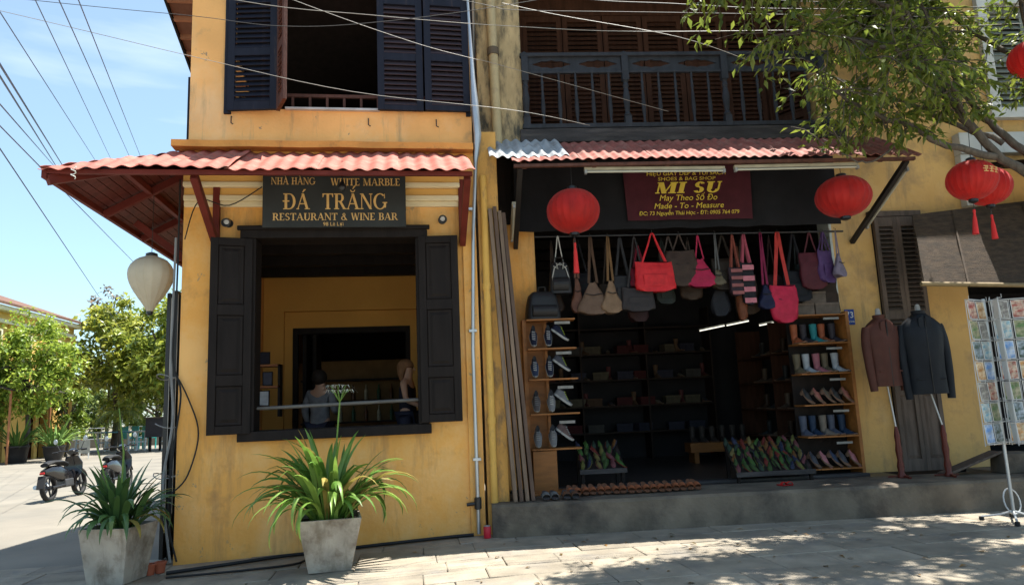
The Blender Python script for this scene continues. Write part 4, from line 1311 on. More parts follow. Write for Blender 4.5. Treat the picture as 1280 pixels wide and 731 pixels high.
def add_leaf(mb, p, d, n, ln, w):
    d = d.normalized()
    s = d.cross(n)
    if s.length < 1e-4:
        return
    s.normalize()
    n = s.cross(d)
    a, b, c = p, p + d * ln * .45, p + d * ln - n * ln * .12
    mb.add([a, b - s * w / 2 + n * w * .15, c, b + s * w / 2 + n * w * .15, b], [(0, 1, 4), (1, 2, 4), (0, 4, 3), (4, 2, 3)])

TR = thing('street_tree', 'leafy green tree overhanging the right side of the shop', 'tree', (8.35, -2.0, -0.05))
tr = random.Random(21)
O_ = Vector((8.35, -2.0, -0.05))
# limbs in world coordinates: (points, radii)
limbs = [
    ([(8.35, -2.0, -.1), (8.25, -1.98, 1.2), (8.05, -1.9, 2.4), (7.85, -1.85, 3.1), (7.6, -1.75, 3.5)], [.17, .15, .13, .115, .10]),
    ([(7.6, -1.75, 3.5), (6.86, -1.55, 4.10), (6.5, -1.5, 4.6), (6.2, -1.5, 5.1), (5.9, -1.6, 5.7), (5.5, -1.7, 6.3)], [.065, .05, .042, .036, .03, .02]),
    ([(7.6, -1.75, 3.5), (7.2, -1.4, 4.35), (6.95, -1.2, 4.85), (6.75, -1.1, 5.5), (6.6, -1.0, 6.3)], [.06, .045, .036, .028, .018]),
    ([(6.82, -1.55, 4.12), (6.2, -1.55, 4.25), (5.7, -1.6, 4.45), (5.2, -1.7, 4.55), (4.7, -1.8, 4.75)], [.045, .038, .03, .024, .015]),
    ([(6.2, -1.5, 5.1), (5.6, -1.75, 5.25), (5.0, -1.9, 5.3), (4.4, -2.0, 5.35), (3.95, -2.05, 5.25)], [.035, .028, .022, .016, .01]),
    ([(5.9, -1.6, 5.7), (5.2, -1.8, 5.9), (4.5, -1.9, 5.95), (3.8, -2.0, 5.95), (3.2, -2.0, 5.85)], [.03, .025, .02, .014, .008]),
    ([(7.6, -1.75, 3.5), (7.8, -1.3, 4.6), (7.9, -1.2, 5.4), (8.2, -1.3, 6.2)], [.06, .05, .04, .02]),
    ([(6.5, -1.5, 4.6), (6.1, -1.8, 4.9), (5.5, -2.1, 4.95), (5.0, -2.3, 4.9)], [.03, .025, .018, .01]),
    ([(8.05, -1.9, 2.4), (8.7, -2.3, 3.9), (8.9, -2.6, 5.2), (8.6, -2.9, 6.3)], [.1, .08, .06, .03]),
    ([(5.7, -1.6, 4.45), (5.5, -1.45, 4.2), (5.2, -1.4, 4.1), (4.95, -1.4, 4.2)], [.015, .012, .01, .006]),
    # the upper crown, above the picture
    ([(7.9, -1.2, 5.4), (7.4, -1.6, 6.4), (6.8, -2.0, 7.1), (6.0, -2.2, 7.5)], [.05, .04, .03, .015]),
    ([(8.9, -2.6, 5.2), (8.3, -2.9, 6.3), (7.6, -3.1, 7.0), (6.6, -3.1, 7.3)], [.05, .04, .03, .015]),
    ([(6.6, -2.05, 7.2), (5.8, -1.7, 7.1), (5.2, -1.8, 7.2), (4.6, -2.0, 7.2), (4.0, -2.2, 7.1)], [.03, .025, .02, .015, .01]),
    ([(6.6, -3.1, 7.3), (5.8, -2.9, 7.4), (5.0, -2.7, 7.5), (4.2, -2.8, 7.4), (3.5, -2.8, 7.2)], [.03, .025, .02, .015, .01]),
    ([(7.4, -1.6, 6.4), (7.4, -1.2, 7.2), (7.0, -1.2, 7.8), (6.2, -1.4, 8.1)], [.03, .025, .02, .01]),
    ([(8.3, -2.9, 6.3), (8.5, -2.4, 7.4), (8.2, -2.2, 8.1), (7.6, -2.4, 8.6)], [.03, .025, .02, .01]),
    ([(7.9, -1.2, 5.4), (7.7, -.6, 6.2), (7.4, -.2, 6.9), (7.0, .1, 7.4), (6.6, .3, 7.7)], [.035, .03, .025, .018, .01]),
    ([(7.7, -.6, 6.2), (7.3, -.3, 6.4), (6.9, -.1, 6.6), (6.5, .0, 6.8)], [.02, .018, .014, .01]),
    ([(7.05, -1.4, 4.35), (6.4, -1.0, 4.9), (5.8, -0.8, 5.3), (5.2, -0.8, 5.5)], [.035, .028, .02, .01]),
]
tk = MB()
tk.tube([Vector(p) - O_ for p in smooth(limbs[0][0], 5)], [.17 - .075 * i / 20 for i in range(21)], 12)
tk.build('trunk', bark, TR, True)
twigs = []
for pts, rs in limbs[1:]:
    sp = smooth(pts, 5)
    rr = []
    for i in range(len(sp)):
        f_ = i / (len(sp) - 1) * (len(rs) - 1)
        j = min(int(f_), len(rs) - 2)
        rr.append(rs[j] + (rs[j + 1] - rs[j]) * (f_ - j))
    sp = [p + Vector((tr.uniform(-1, 1), tr.uniform(-1, 1), tr.uniform(-1, 1))) * .018 for p in sp]
    b_ = MB(); b_.tube([p - O_ for p in sp], rr, 8); b_.build('branch', bark, TR, True)
    for i in range(4, len(sp)):
        for k in range((2 if i < len(sp) * .5 else 4) + (3 if sp[i].z > 6.4 else 0)):
            d = Vector((tr.uniform(-1, .7), tr.uniform(-1, 1), tr.uniform(-.75, .7))).normalized()
            twigs.append((sp[i], d, tr.uniform(.3, .8)))
tw = MB()
lf = MB()
def crown_ok(p):
    """the crown keeps clear of the lanterns and thins out at its edge"""
    j = .22 * noise.noise(p * 1.3)
    e = -(p.y + 1.8) * 0.55   # nearer leaves sit lower in view
    lim = [(2.6, 5.35), (3.3, 5.2), (3.8, 4.75), (4.3, 4.66), (4.6, 4.22), (5.3, 4.12), (5.9, 4.15), (6.4, 4.5), (9, 4.9)]
    z0 = lim[-1][1]
    for (xa, za), (xb, zb) in zip(lim[:-1], lim[1:]):
        if xa <= p.x < xb:
            z0 = za + (zb - za) * (p.x - xa) / (xb - xa)
    if p.x < 2.6 or p.z < z0 + j - e * .6:
        return False
    if 4.7 < p.x < 6.2 and p.z < 4.5 and noise.noise(p * 2.1 + Vector((4, 4, 4))) < 0.05:
        return False
    if p.x > 6.35 and p.z < 4.55 and p.y < -0.6:
        return False
    if p.x > 7.0 and p.z < 5.0:
        return False
    return True
for p, d, ln in twigs:
    pts = [p]
    dd = d.copy()
    for i in range(5):
        dd = (dd + Vector((tr.uniform(-.3, .3), tr.uniform(-.3, .3), tr.uniform(-.35, .12)))).normalized()
        pts.append(pts[-1] + dd * ln / 5)
    pts_ok = [q_ for q_ in pts if crown_ok(q_ + Vector((0, 0, -.04)))]
    if len(pts_ok) > 1:
        tw.tube([q_ - O_ for q_ in pts_ok], [.008, .007, .006, .005, .004, .003][:len(pts_ok)], 4)
    for i in range(1, 6):
        for k in range(tr.randint(2, 5) if pts[i].z > 6.3 else tr.randint(1, 4)):
            ld = (dd * .5 + Vector((tr.uniform(-1, 1), tr.uniform(-1, 1), tr.uniform(-1.0, .35)))).normalized()
            nn_ = Vector((tr.uniform(-.6, .6), tr.uniform(-.6, .6), 1)).normalized()
            c = pts[i] + ld * .03
            if crown_ok(c):
                add_leaf(lf, c - O_, ld, nn_, tr.uniform(.085, .16) * (1.5 if c.z > 6.6 else 1), tr.uniform(.036, .062) * (1.5 if c.z > 6.6 else 1))
tw.build('twigs', bark, TR)['kind'] = 'stuff'
lf.build('crown', leaf_mat('street_tree_leaf', (0.125, 0.185, 0.032), 0.55), TR, fix=False)
print('tree leaves', len(lf.f) // 4)

# ------------------------------------------------------------------ shoes
def foot(t, l=0.27):
    """half widths of a sole outline at t along its length (0 heel, 1 toe)"""
    return l * (0.125 + 0.055 * math.sin(PI * min(1, t * 1.25)) * (t > .3) * 1.0 + 0.03 * t) * (math.sqrt(max(0, 1 - (2 * abs(t - .5)) ** 6)) * .97 + .03)

def sole_mesh(l, th, m, name='sole', heel=0.0):
    q = MB()
    n = 14
    out = [( (i / n) * l, foot(i / n, l)) for i in range(n + 1)]
    poly = [(x, -w) for x, w in out] + [(x, w) for x, w in reversed(out)]
    def up(x):
        t = x / l
        return heel * max(0, 1 - t / .7) ** 1.2 + .012 * max(0, (t - .75) / .25) ** 2
    q.loft([[(x, y, up(x) if heel == 0 else (0 if x < l * .25 else up(x) if x > l * .55 else up(x) * .75)) for x, y in poly], [(x, y, up(x) + th) for x, y in poly]])
    return q.mesh(name, m)

def upper_mesh(l, th, h, m, name='upper', low=True, shaft=0.0):
    q = MB()
    rings = []
    n = 14
    for i in range(n + 1):
        t = i / n
        w = foot(t, l) * .95
        hh = h * (0.95 - 0.12 * math.sin(PI * min(1, t / .35)) if t < .35 else max(.22, 0.95 - 1.05 * ((t - .35) / .65) ** .8))
        hh *= math.sqrt(max(0.02, 1 - max(0, (t - .88) / .125) ** 2))
        ring = []
        for k in range(9):
            a = PI * k / 8
            ring.append((t * l, -w * math.cos(a) * (1 - .25 * math.sin(a) ** 4), th + hh * math.sin(a) ** .75))
        rings.append(ring)
    q.loft(rings, cap=True, closed=False)
    if shaft:
        q.tube([(l * .17, 0, th + h * .5), (l * .17, 0, th + h), (l * .15, 0, th + shaft)], [l * .16, l * .155, l * .19], 12)
    return q.mesh(name, m, True)

def lace_mesh(l, h, m):
    q = MB()
    for i in range(5):
        t = .36 + .075 * i
        hh = h * max(.22, 0.95 - 1.05 * ((t - .35) / .65) ** .8)
        w = foot(t, l) * .45
        q.bar((t * l, -w, .022 + hh * .96), (t * l + .01, w, .022 + hh * .96), .009, .008)
    return q.mesh('laces', m)

def opening_mesh(l, h, m):
    q = MB()
    q.lathe([(0, 0), (l * .135, 0), (l * .14, .012), (l * .12, .012), (0, .004)], (l * .19, 0, .022 + h * .86), 12, sx=1.15, sy=.62)
    return q.mesh('collar', m, True)

white_rub = mat('white_sole_rubber', (0.26, 0.26, 0.25), 0.6, 0.1)
tan_rub = mat('brown_sole', (0.14, 0.08, 0.05), 0.7, 0.15)
SM = sole_mesh(0.27, .026, white_rub)
SMB = sole_mesh(0.26, .012, tan_rub)
SHEEL = sole_mesh(0.24, .010, tan_rub, heel=0.06)
UM = upper_mesh(.27, .024, .095, None)
UM.materials.append(white_rub)
UB = upper_mesh(.26, .010, .085, None, shaft=.24); UB.materials.append(white_rub)
UH = upper_mesh(.24, .012, .06, None); UH.materials.append(white_rub)
LM = lace_mesh(.27, .095, white_rub)
OMM = opening_mesh(.27, .095, rubber)
ST = MB()
for i in range(9):
    a, b = PI * i / 9, PI * (i + 1) / 9
    for s0 in (0,):
        w = .047
        ST.add([(x, -w * math.cos(t_), .012 + .05 * math.sin(t_)) for t_ in (a, b) for x in (.145, .205)] + [(x, -w * math.cos(t_) * .93, .012 + .044 * math.sin(t_)) for t_ in (a, b) for x in (.145, .205)],
               [(0, 1, 3, 2), (4, 6, 7, 5), (0, 4, 5, 1), (2, 3, 7, 6), (0, 2, 6, 4), (1, 5, 7, 3)])
STM = ST.mesh('strap', white_rub, True)
CM = {}
def cloth(c, rough=.7):
    k = tuple(round(v, 3) for v in c) + (rough,)
    if k not in CM:
        CM[k] = mat('dyed_%d' % len(CM), c, rough, .2, 12, .15, 60, spec=.15)
    return CM[k]

def set_m(o, m):
    o.material_slots[0].link = 'OBJECT'
    o.material_slots[0].material = m

def shoe(kind, label, M, col, col2=None, group=None, sole=None, cat='shoe'):
    """M = placement in the shop frame; toe along +x"""
    nm = {'sneaker': 'sneaker', 'boot': 'ankle_boot', 'sandal': 'sandal', 'heel': 'heeled_shoe', 'slipper': 'slipper'}[kind]
    t = thing(nm, label, cat, group=group)
    t.matrix_world = FS @ M
    if kind == 'sneaker':
        s = inst(SM, 'sole', t)
        inst(UM, 'upper', t, m=cloth(col))
        inst(LM, 'laces', t, m=cloth(col2 or (.3, .3, .29)))
        inst(OMM, 'collar', t)
    elif kind == 'boot':
        inst(SMB, 'sole', t); inst(UB, 'upper', t, m=cloth(col, .5))
    elif kind == 'slipper':
        s = inst(SMB, 'sole', t, m=cloth(sole)); inst(UH, 'upper', t, (0.01, 0, .0), (0, 0, 0), (1.02, .95, .9), m=cloth(col, .6))
    elif kind == 'heel':
        inst(SHEEL, 'sole', t); o = inst(UH, 'upper', t, (0, 0, .02), (0, R(9), 0), m=cloth(col, .45))
    else:
        s = inst(SMB, 'sole', t, m=cloth(sole) if sole else None)
        o = inst(STM, 'strap', t, m=cloth(col, .6))
    if sole and kind not in ('sandal', 'slipper'):
        set_m(s if kind == 'sneaker' else t.children[0], cloth(sole))
    return t

def Mx(x, y, z, rz=0, ry=0, rx=0, s=1.0):
    return Matrix.Translation((x, y, z)) @ Matrix.Rotation(rz, 4, 'Z') @ Matrix.Rotation(ry, 4, 'Y') @ Matrix.Rotation(rx, 4, 'X') @ Matrix.Scale(s, 4)

ORD = ('leftmost', 'second', 'third', 'fourth', 'fifth', 'sixth', 'seventh', 'eighth')
ROWN = ('top', 'second', 'third', 'fourth', 'lowest')

# left sneaker rack
LR = thing('shoe_rack', 'orange varnished sneaker rack at the left of the shop doorway', 'rack', (0.86, 0.75, PH), frame=FS)
MB().box(-.05, -.01, .22, .26, 0, 2.2).build('post', orange_wood, LR, bevel=0.003)
MB().box(-.34, -.29, .10, .34, 0, 2.2).build('side_panel', orange_wood, LR, bevel=0.003)
MB().box(-.29, -.03, .30, .325, 0.25, 2.2).build('back_panel', orange_wood, LR)
zs = [2.60, 2.225, 1.835, 1.40, 0.965]
for i, z in enumerate(zs):
    zz = z - PH
    MB().box(-.29, .34, 0.0, .22, zz - .022, zz).build('shelf', orange_wood, LR, bevel=0.003)
    if i:
        MB().box(.07, .27, -.006, .0, zz + .30, zz + .335).build('price_strip', cloth((.22, .21, .19)), LR)
MB().box(-.28, .02, .02, .2, 0.0, zs[-1] - PH - .03).build('base_box', orange_wood, LR, bevel=0.004)
MB().box(-.34, .36, -.12, .3, 0.0, 0.03).build('foot_board', orange_wood, LR, bevel=0.004)
navy, dgrey, lgrey, lime = (.010, .012, .026), (.05, .05, .055), (.13, .13, .135), (.28, .36, .03)
rows = [
    [(navy, (.3, .3, .3), 'navy'), (navy, (.3, .3, .3), 'navy'), (navy, lime, 'navy lime-laced')],
    [((.02, .03, .06), None, 'dark blue'), (navy, None, 'black'), ((.05, .05, .06), lime, 'black lime-laced')],
    [((.07, .06, .06), lgrey, 'grey-brown'), (lgrey, None, 'pale grey'), (lgrey, lime, 'grey lime-trimmed')],
    [(lgrey, (.2, .2, .2), 'silver'), (lgrey, (.2, .2, .2), 'silver'), ((.09, .06, .055), None, 'brown')],
]
for r_, row in enumerate(rows):
    z = zs[r_ + 1]
    for k, (c, c2, cn) in enumerate(row):
        if k < 2:   # toe down towards the street, leaning on the back
            M = Mx(.86 - .21 + .19 * k, .84, z + .245, R(-90), R(62))
        else:       # seen from the side, tilted on a rest
            M = Mx(.86 + .02, .80, z + .235, R(-12), R(38))
        shoe('sneaker', f'{cn} sneaker, {ORD[k]} on the {ROWN[r_]} row of the left rack', M, c, c2, 'sneakers on the left rack')
# black rucksack on top of the rack
def backpack(label, loc, rz, w, h, d, m, frame=FS, trim=None):
    t = thing('backpack', label, 'bag', loc, rz, frame=frame)
    q = MB()
    rings = []
    for j in range(9):
        s = j / 8
        k = (1 - .28 * s ** 2) * (1 if s < .9 else .8)
        rings.append([(w / 2 * k * (abs(math.cos(a)) ** .5) * (1 if math.cos(a) > 0 else -1), d / 2 * k * (abs(math.sin(a)) ** .5) * (1 if math.sin(a) > 0 else -1), h * s) for a in [2 * PI * i / 20 for i in range(20)]])
    q.loft(rings); q.build('body', m, t, True)
    q = MB(); rings = []
    for j in range(6):
        s = j / 5
        k = math.sin(PI * (.15 + .7 * s))
        rings.append([(w * .36 * (1 if i in (1, 2) else -1), -d * .45 - .06 * k * (i in (0, 1)), h * (.08 + .42 * s)) for i in range(4)])
    q.loft(rings); q.build('front_pocket', m, t, bevel=0.01)
    q = MB(); q.tube([(-.05, 0, h * .97), (-.045, -.01, h + .07), (.045, -.01, h + .07), (.05, 0, h * .97)], .010, 6); q.build('handle', m, t, True)
    if trim:
        q = MB(); q.tube([(-w * .3, -d * .5 - .02, h * .2), (-w * .36, -d * .53, h * .5), (-w * .25, -d * .5, h * .8), (0, -d * .48, h * .95), (w * .25, -d * .5, h * .8), (w * .36, -d * .53, h * .5), (w * .3, -d * .5 - .02, h * .2)], .008, 5); q.build('piping', trim, t, True)
    return t
blk_lea = mat('black_leather', (0.014, 0.013, 0.014), 0.45, 0.2, 8, 0.15, 50)
backpack('black leather rucksack sitting on top of the left sneaker rack', (.80, .88, 2.602), R(8), .46, .36, .24, blk_lea)

# sandals in a row along the plinth edge
sl = 0
for k in range(2):
    for e in (0, 1):
        shoe('sandal', ('grey', 'black')[k] + ' slipper nearest the leaning boards, ' + ('left' if e == 0 else 'right') + ' of its pair', Mx(.66 + .24 * k + .10 * e, .16, PH + .02, R(-88) + .05 * e, R(18), s=1.05) @ Matrix.Translation((-.20, 0, 0)), ((.12, .12, .12), (.10, .05, .03))[k], group='slippers at the front of the plinth', sole=(.05, .045, .045))
for k in range(9):
    for e in (0, 1):
        shoe('sandal', f'brown leather sandal in the plinth row, {("left" if e == 0 else "right")} of the {("first","second","third","fourth","fifth","sixth","seventh","eighth","last")[k]} pair from left', Mx(.98 + .235 * k * .78 + .085 * e, .40 + .02 * math.sin(k), PH + .03, R(-90 + rnd.uniform(-8, 8)), R(26), s=.95) @ Matrix.Translation((-.20, 0, 0)), (.22, .075, .035), group='brown sandals along the plinth', sole=(.13, .06, .035), cat='sandal')
shoe('sandal', 'red slipper on the plinth below the right-hand slipper tray, left of two', Mx(3.58, .55, PH + .001, R(-80), s=.8), (.5, .02, .02), group='red slippers on the plinth', sole=(.3, .02, .02))
shoe('sandal', 'red slipper on the plinth below the right-hand slipper tray, right of two', Mx(3.70, .56, PH + .001, R(-98), s=.8), (.5, .02, .02), group='red slippers on the plinth', sole=(.3, .02, .02))

# trays of embroidered slippers
def tray(label, lab2, x0, x1, y0, z0, dz, nr, nc, seed, grp):
    t = thing('slipper_tray', label, 'tray', ((x0 + x1) / 2, y0, PH), frame=FS)
    w = (x1 - x0) / 2
    dep = .42
    q = MB(); q.loft([[(-w, 0, z0 - PH), (w, 0, z0 - PH), (w, 0, z0 - PH - .02), (-w, 0, z0 - PH - .02)], [(-w, dep, z0 + dz - PH), (w, dep, z0 + dz - PH), (w, dep, z0 + dz - PH - .02), (-w, dep, z0 + dz - PH - .02)]])
    q.build('board', dark_wood, t)
    MB().box(-w - .015, w + .015, -.02, -.002, z0 - PH - .03, z0 - PH + .03).build('front_lip', grey_wood, t, bevel=.003)
    for x in (-w + .03, w - .03):
        MB().box(x - .02, x + .02, .02, .06, 0, z0 - PH - .005).build('leg', dark_wood, t)
        MB().box(x - .02, x + .02, dep - .05, dep - .01, 0, z0 + dz - PH - .05).build('leg', dark_wood, t)
    r = random.Random(seed)
    pal = [(.035, .08, .02), (.085, .085, .025), (.11, .022, .016), (.10, .045, .015), (.035, .06, .02), (.02, .035, .025), (.10, .035, .04), (.02, .025, .05), (.10, .08, .03), (.02, .015, .015)]
    # low support hidden under the slope
    ang = math.atan2(dz, dep)
    for i in range(nr):
        for j in range(nc):
            s = (i + .3) / nr
            x = x0 + (x1 - x0) * (j + .5) / nc + r.uniform(-.01, .01)
            shoe('slipper', lab2 + ', %s row from the front, %s' % (('first', 'second', 'third', 'fourth', 'fifth', 'sixth')[i], ('leftmost', 'second', 'third', 'fourth', 'fifth', 'sixth', 'seventh', 'eighth', 'ninth', 'tenth')[j] + ('' if j == 0 else ' from left')), Mx(x, y0 + dep * s + .06, z0 + dz * s + .03 + r.uniform(0, .03), R(-90) + r.uniform(-.9, .9), ang + r.uniform(-.15, .3), r.uniform(-.5, .5), s=.72) @ Matrix.Translation((-.12, 0, 0)), r.choice(pal), group=grp, sole=r.choice(pal), cat='slipper')
tray('small slanted tray of bright slippers beside the left sneaker rack', 'small slipper on the left tray', 1.20, 1.78, .95, .64, .30, 4, 6, 3, 'slippers on the left tray')
tray('wide slanted tray of bright slippers before the right shoe rack', 'small slipper on the right tray', 3.20, 4.22, .86, .52, .36, 6, 10, 4, 'slippers on the right tray')

# right shoe rack
RRk = thing('shoe_rack', 'tall orange shoe rack at the right jamb of the shop', 'rack', (4.70, 1.12, PH), frame=FS)
MB().box(.30, .345, -.02, .34, 0, 2.2).build('side_panel', orange_wood, RRk, bevel=.003)
MB().box(-.40, .30, .30, .32, 0, 2.2).build('back_panel', dark_wood, RRk)
zr = [2.58, 2.19, 1.78, 1.36, .94, .52]
for i, z in enumerate(zr):
    MB().box(-.40, .30, -.02, .30, z - PH - .02, z - PH).build('shelf', orange_wood, RRk, bevel=.003)
    if i:
        MB().box(-.02, .2, -.028, -.022, z - PH + .31, z - PH + .34).build('price_strip', cloth((.22, .21, .19)), RRk)
pal = [[(.25, .07, .03), (.02, .16, .17), (.03, .025, .03)], [(.10, .08, .05), (.25, .09, .11), (.28, .30, .32)], [(.03, .03, .03), (.09, .07, .05), (.24, .09, .07)], [(.06, .07, .10), (.14, .12, .10), (.015, .03, .06)], [(.05, .05, .06), (.03, .04, .07), (.30, .12, .13)]]
nmz = [['rust', 'teal', 'black'], ['olive', 'dusty pink', 'pale grey'], ['black', 'brown', 'copper'], ['slate', 'beige', 'navy'], ['grey', 'dark blue', 'pink']]
for r_ in range(5):
    z = zr[r_ + 1]
    for k in range(5):
        shoe('heel' if r_ in (2, 4) else 'boot', f'{nmz[r_][(k * 2) % 3]} shoe, {ORD[k]} on the {ROWN[r_]} row of the right rack', Mx(4.33 + .135 * k, 1.34 + .02 * (k % 2), z + .001, R(-76 + 7 * (k % 3)), 0, 0, 1.08) if r_ not in (2, 4) else Mx(4.33 + .135 * k, 1.28, z + .16, R(-60 + 9 * (k % 3)), R(38), 0, 1.1), pal[r_][(k * 2) % 3], group='shoes on the right rack')
for i in range(3):
    t = thing('shoe_box', f'grey-brown shoe box on top of the right rack, {("lower left", "lower right", "upper")[i]}', 'box', ((4.42, 4.78, 4.60)[i], 1.13, (2.582, 2.582, 2.742)[i]), frame=FS, group='boxes on the right rack')
    MB().box(-.17, .17, 0, .26, 0, .13).build('body', cloth((.10, .08, .065)), t)
    MB().box(-.175, .175, -.005, .265, .128, .157).build('lid', cloth((.13, .10, .08)), t, bevel=.002)

# dim interior: side shelves of boots, back bench, glowing tubes for reflections in glass
SR = thing('boot_shelves', 'dark side shelves of boots deep inside the shop', 'shelves', (5.1, 3.0, PH), frame=FS)
for z in (.4, .85, 1.3, 1.75):
    MB().box(-.25, .22, -1.2, 1.8, z, z + .025).build('shelf', door_wood, SR)
for y_ in (-1.2, .3, 1.78):
    MB().box(-.25, .22, y_, y_ + .025, 0, 2.3).build('upright', door_wood, SR)
for i, z in enumerate((.425, .875, 1.325, 1.775)):
    for k in range(6):
        shoe('boot', f'dark boot on the side shelves, {ORD[k]} from the doorway, {("lowest", "second-lowest", "third", "top")[i]} shelf', Mx(4.98, 1.95 + .42 * k, PH + z, R(180 + rnd.uniform(-12, 12))) @ Matrix.Translation((-.1, 0, 0)), ((.05, .03, .02), (.10, .07, .05), (.03, .03, .03))[(i + k) % 3], group='boots on the side shelves')
t = thing('bench', 'low wooden bench at the back of the shop', 'bench', (4.2, 4.2, PH), frame=FS)
MB().box(-.6, .6, -.18, .18, .18, .34).build('seat', orange_wood, t, bevel=.005)
for x in (-.5, .5):
    MB().box(x - .04, x + .04, -.16, .16, 0, .18).build('leg', orange_wood, t)
BS = thing('display_shelves', 'dark display shelves along the back wall of the shop', 'shelves', (2.6, 5.7, PH), frame=FS)
for z in (.5, 1.0, 1.5, 2.0, 2.5):
    MB().box(-1.9, 2.0, -.2, .28, z, z + .03).build('shelf', mat('shelf_brown', (.03, .017, .012), .7), BS)
for x in (-1.9, -.6, .7, 2.0):
    MB().box(x, x + .03, -.2, .28, 0, 2.9).build('upright', mat('shelf_brown', (.03, .017, .012), .7), BS)
for i, z in enumerate((.53, 1.03, 1.53, 2.03)):
    for k in range(8):
        tt = thing('shoe_box', f'dim shoe box on the back display shelves, {ORD[k]} on the {("lowest", "second", "third", "top")[i]} shelf', 'box', (.95 + .46 * k + rnd.uniform(-.11, .11), 5.6 + rnd.uniform(-.05, .05), PH + z), rnd.uniform(-.3, .3), frame=FS, group='boxes on the back shelves')
        c_ = rnd.choice(((.07, .04, .025), (.03, .03, .045), (.06, .055, .05), (.09, .075, .05), (.06, .015, .015)))
        MB().box(-.15, .15, -.1, .12, 0, .12).build('body', cloth(c_), tt)
        MB().box(-.155, .155, -.105, .125, .118, .15).build('lid', cloth((c_[0] * 1.2, c_[1] * 1.2, c_[2] * 1.2)), tt)
reflection_glow_m = emit('reflection_glow', (1.0, .97, .8), .55)  # glow standing in for tube light reflected in glass
for i, (x0, y0_, z0_, x1, y1_, z1_) in enumerate(((4.05, 4.4, 2.72, 4.52, 4.4, 2.80), (4.56, 4.4, 2.80, 4.98, 4.4, 2.87), (4.75, 3.4, 2.68, 5.0, 3.4, 2.72))):
    t = thing('glass_reflection_tube', f'short glowing tube standing for a reflection in glass deep in the shop, {("left of the long pair", "right of the long pair", "nearer one above the boots")[i]}', 'lamp', (x0, y0_, z0_), frame=FS, group='glowing reflection tubes inside the shop')
    d_ = Vector((x1 - x0, y1_ - y0_, z1_ - z0_))
    MB().tube([(0, 0, 0), d_], .009, 8).build('tube', reflection_glow_m, t, True)
    MB().bar((0, .02, .025), d_ + Vector((0, .02, .025)), .03, .02).build('housing', white_pl, t)
    MB().tube([(d_.x / 2, .02, .03), (d_.x / 2, .02, 4.14 - z0_)], .004, 4).build('hanger', black_met, t)

# ------------------------------------------------------------------ bags on the rail
def strap_band(q, p0, p1, top, w, th=.006):
    """flat strap from p0 over the rail point top down to p1"""
    pts = smooth([p0, Vector(p0).lerp(Vector(top), .6), top, Vector(p1).lerp(Vector(top), .6), p1], 4)
    rings = []
    for p in pts:
        rings.append([(p.x - w / 2, p.y - th / 2, p.z), (p.x + w / 2, p.y - th / 2, p.z), (p.x + w / 2, p.y + th / 2, p.z), (p.x - w / 2, p.y + th / 2, p.z)])
    q.loft(rings)

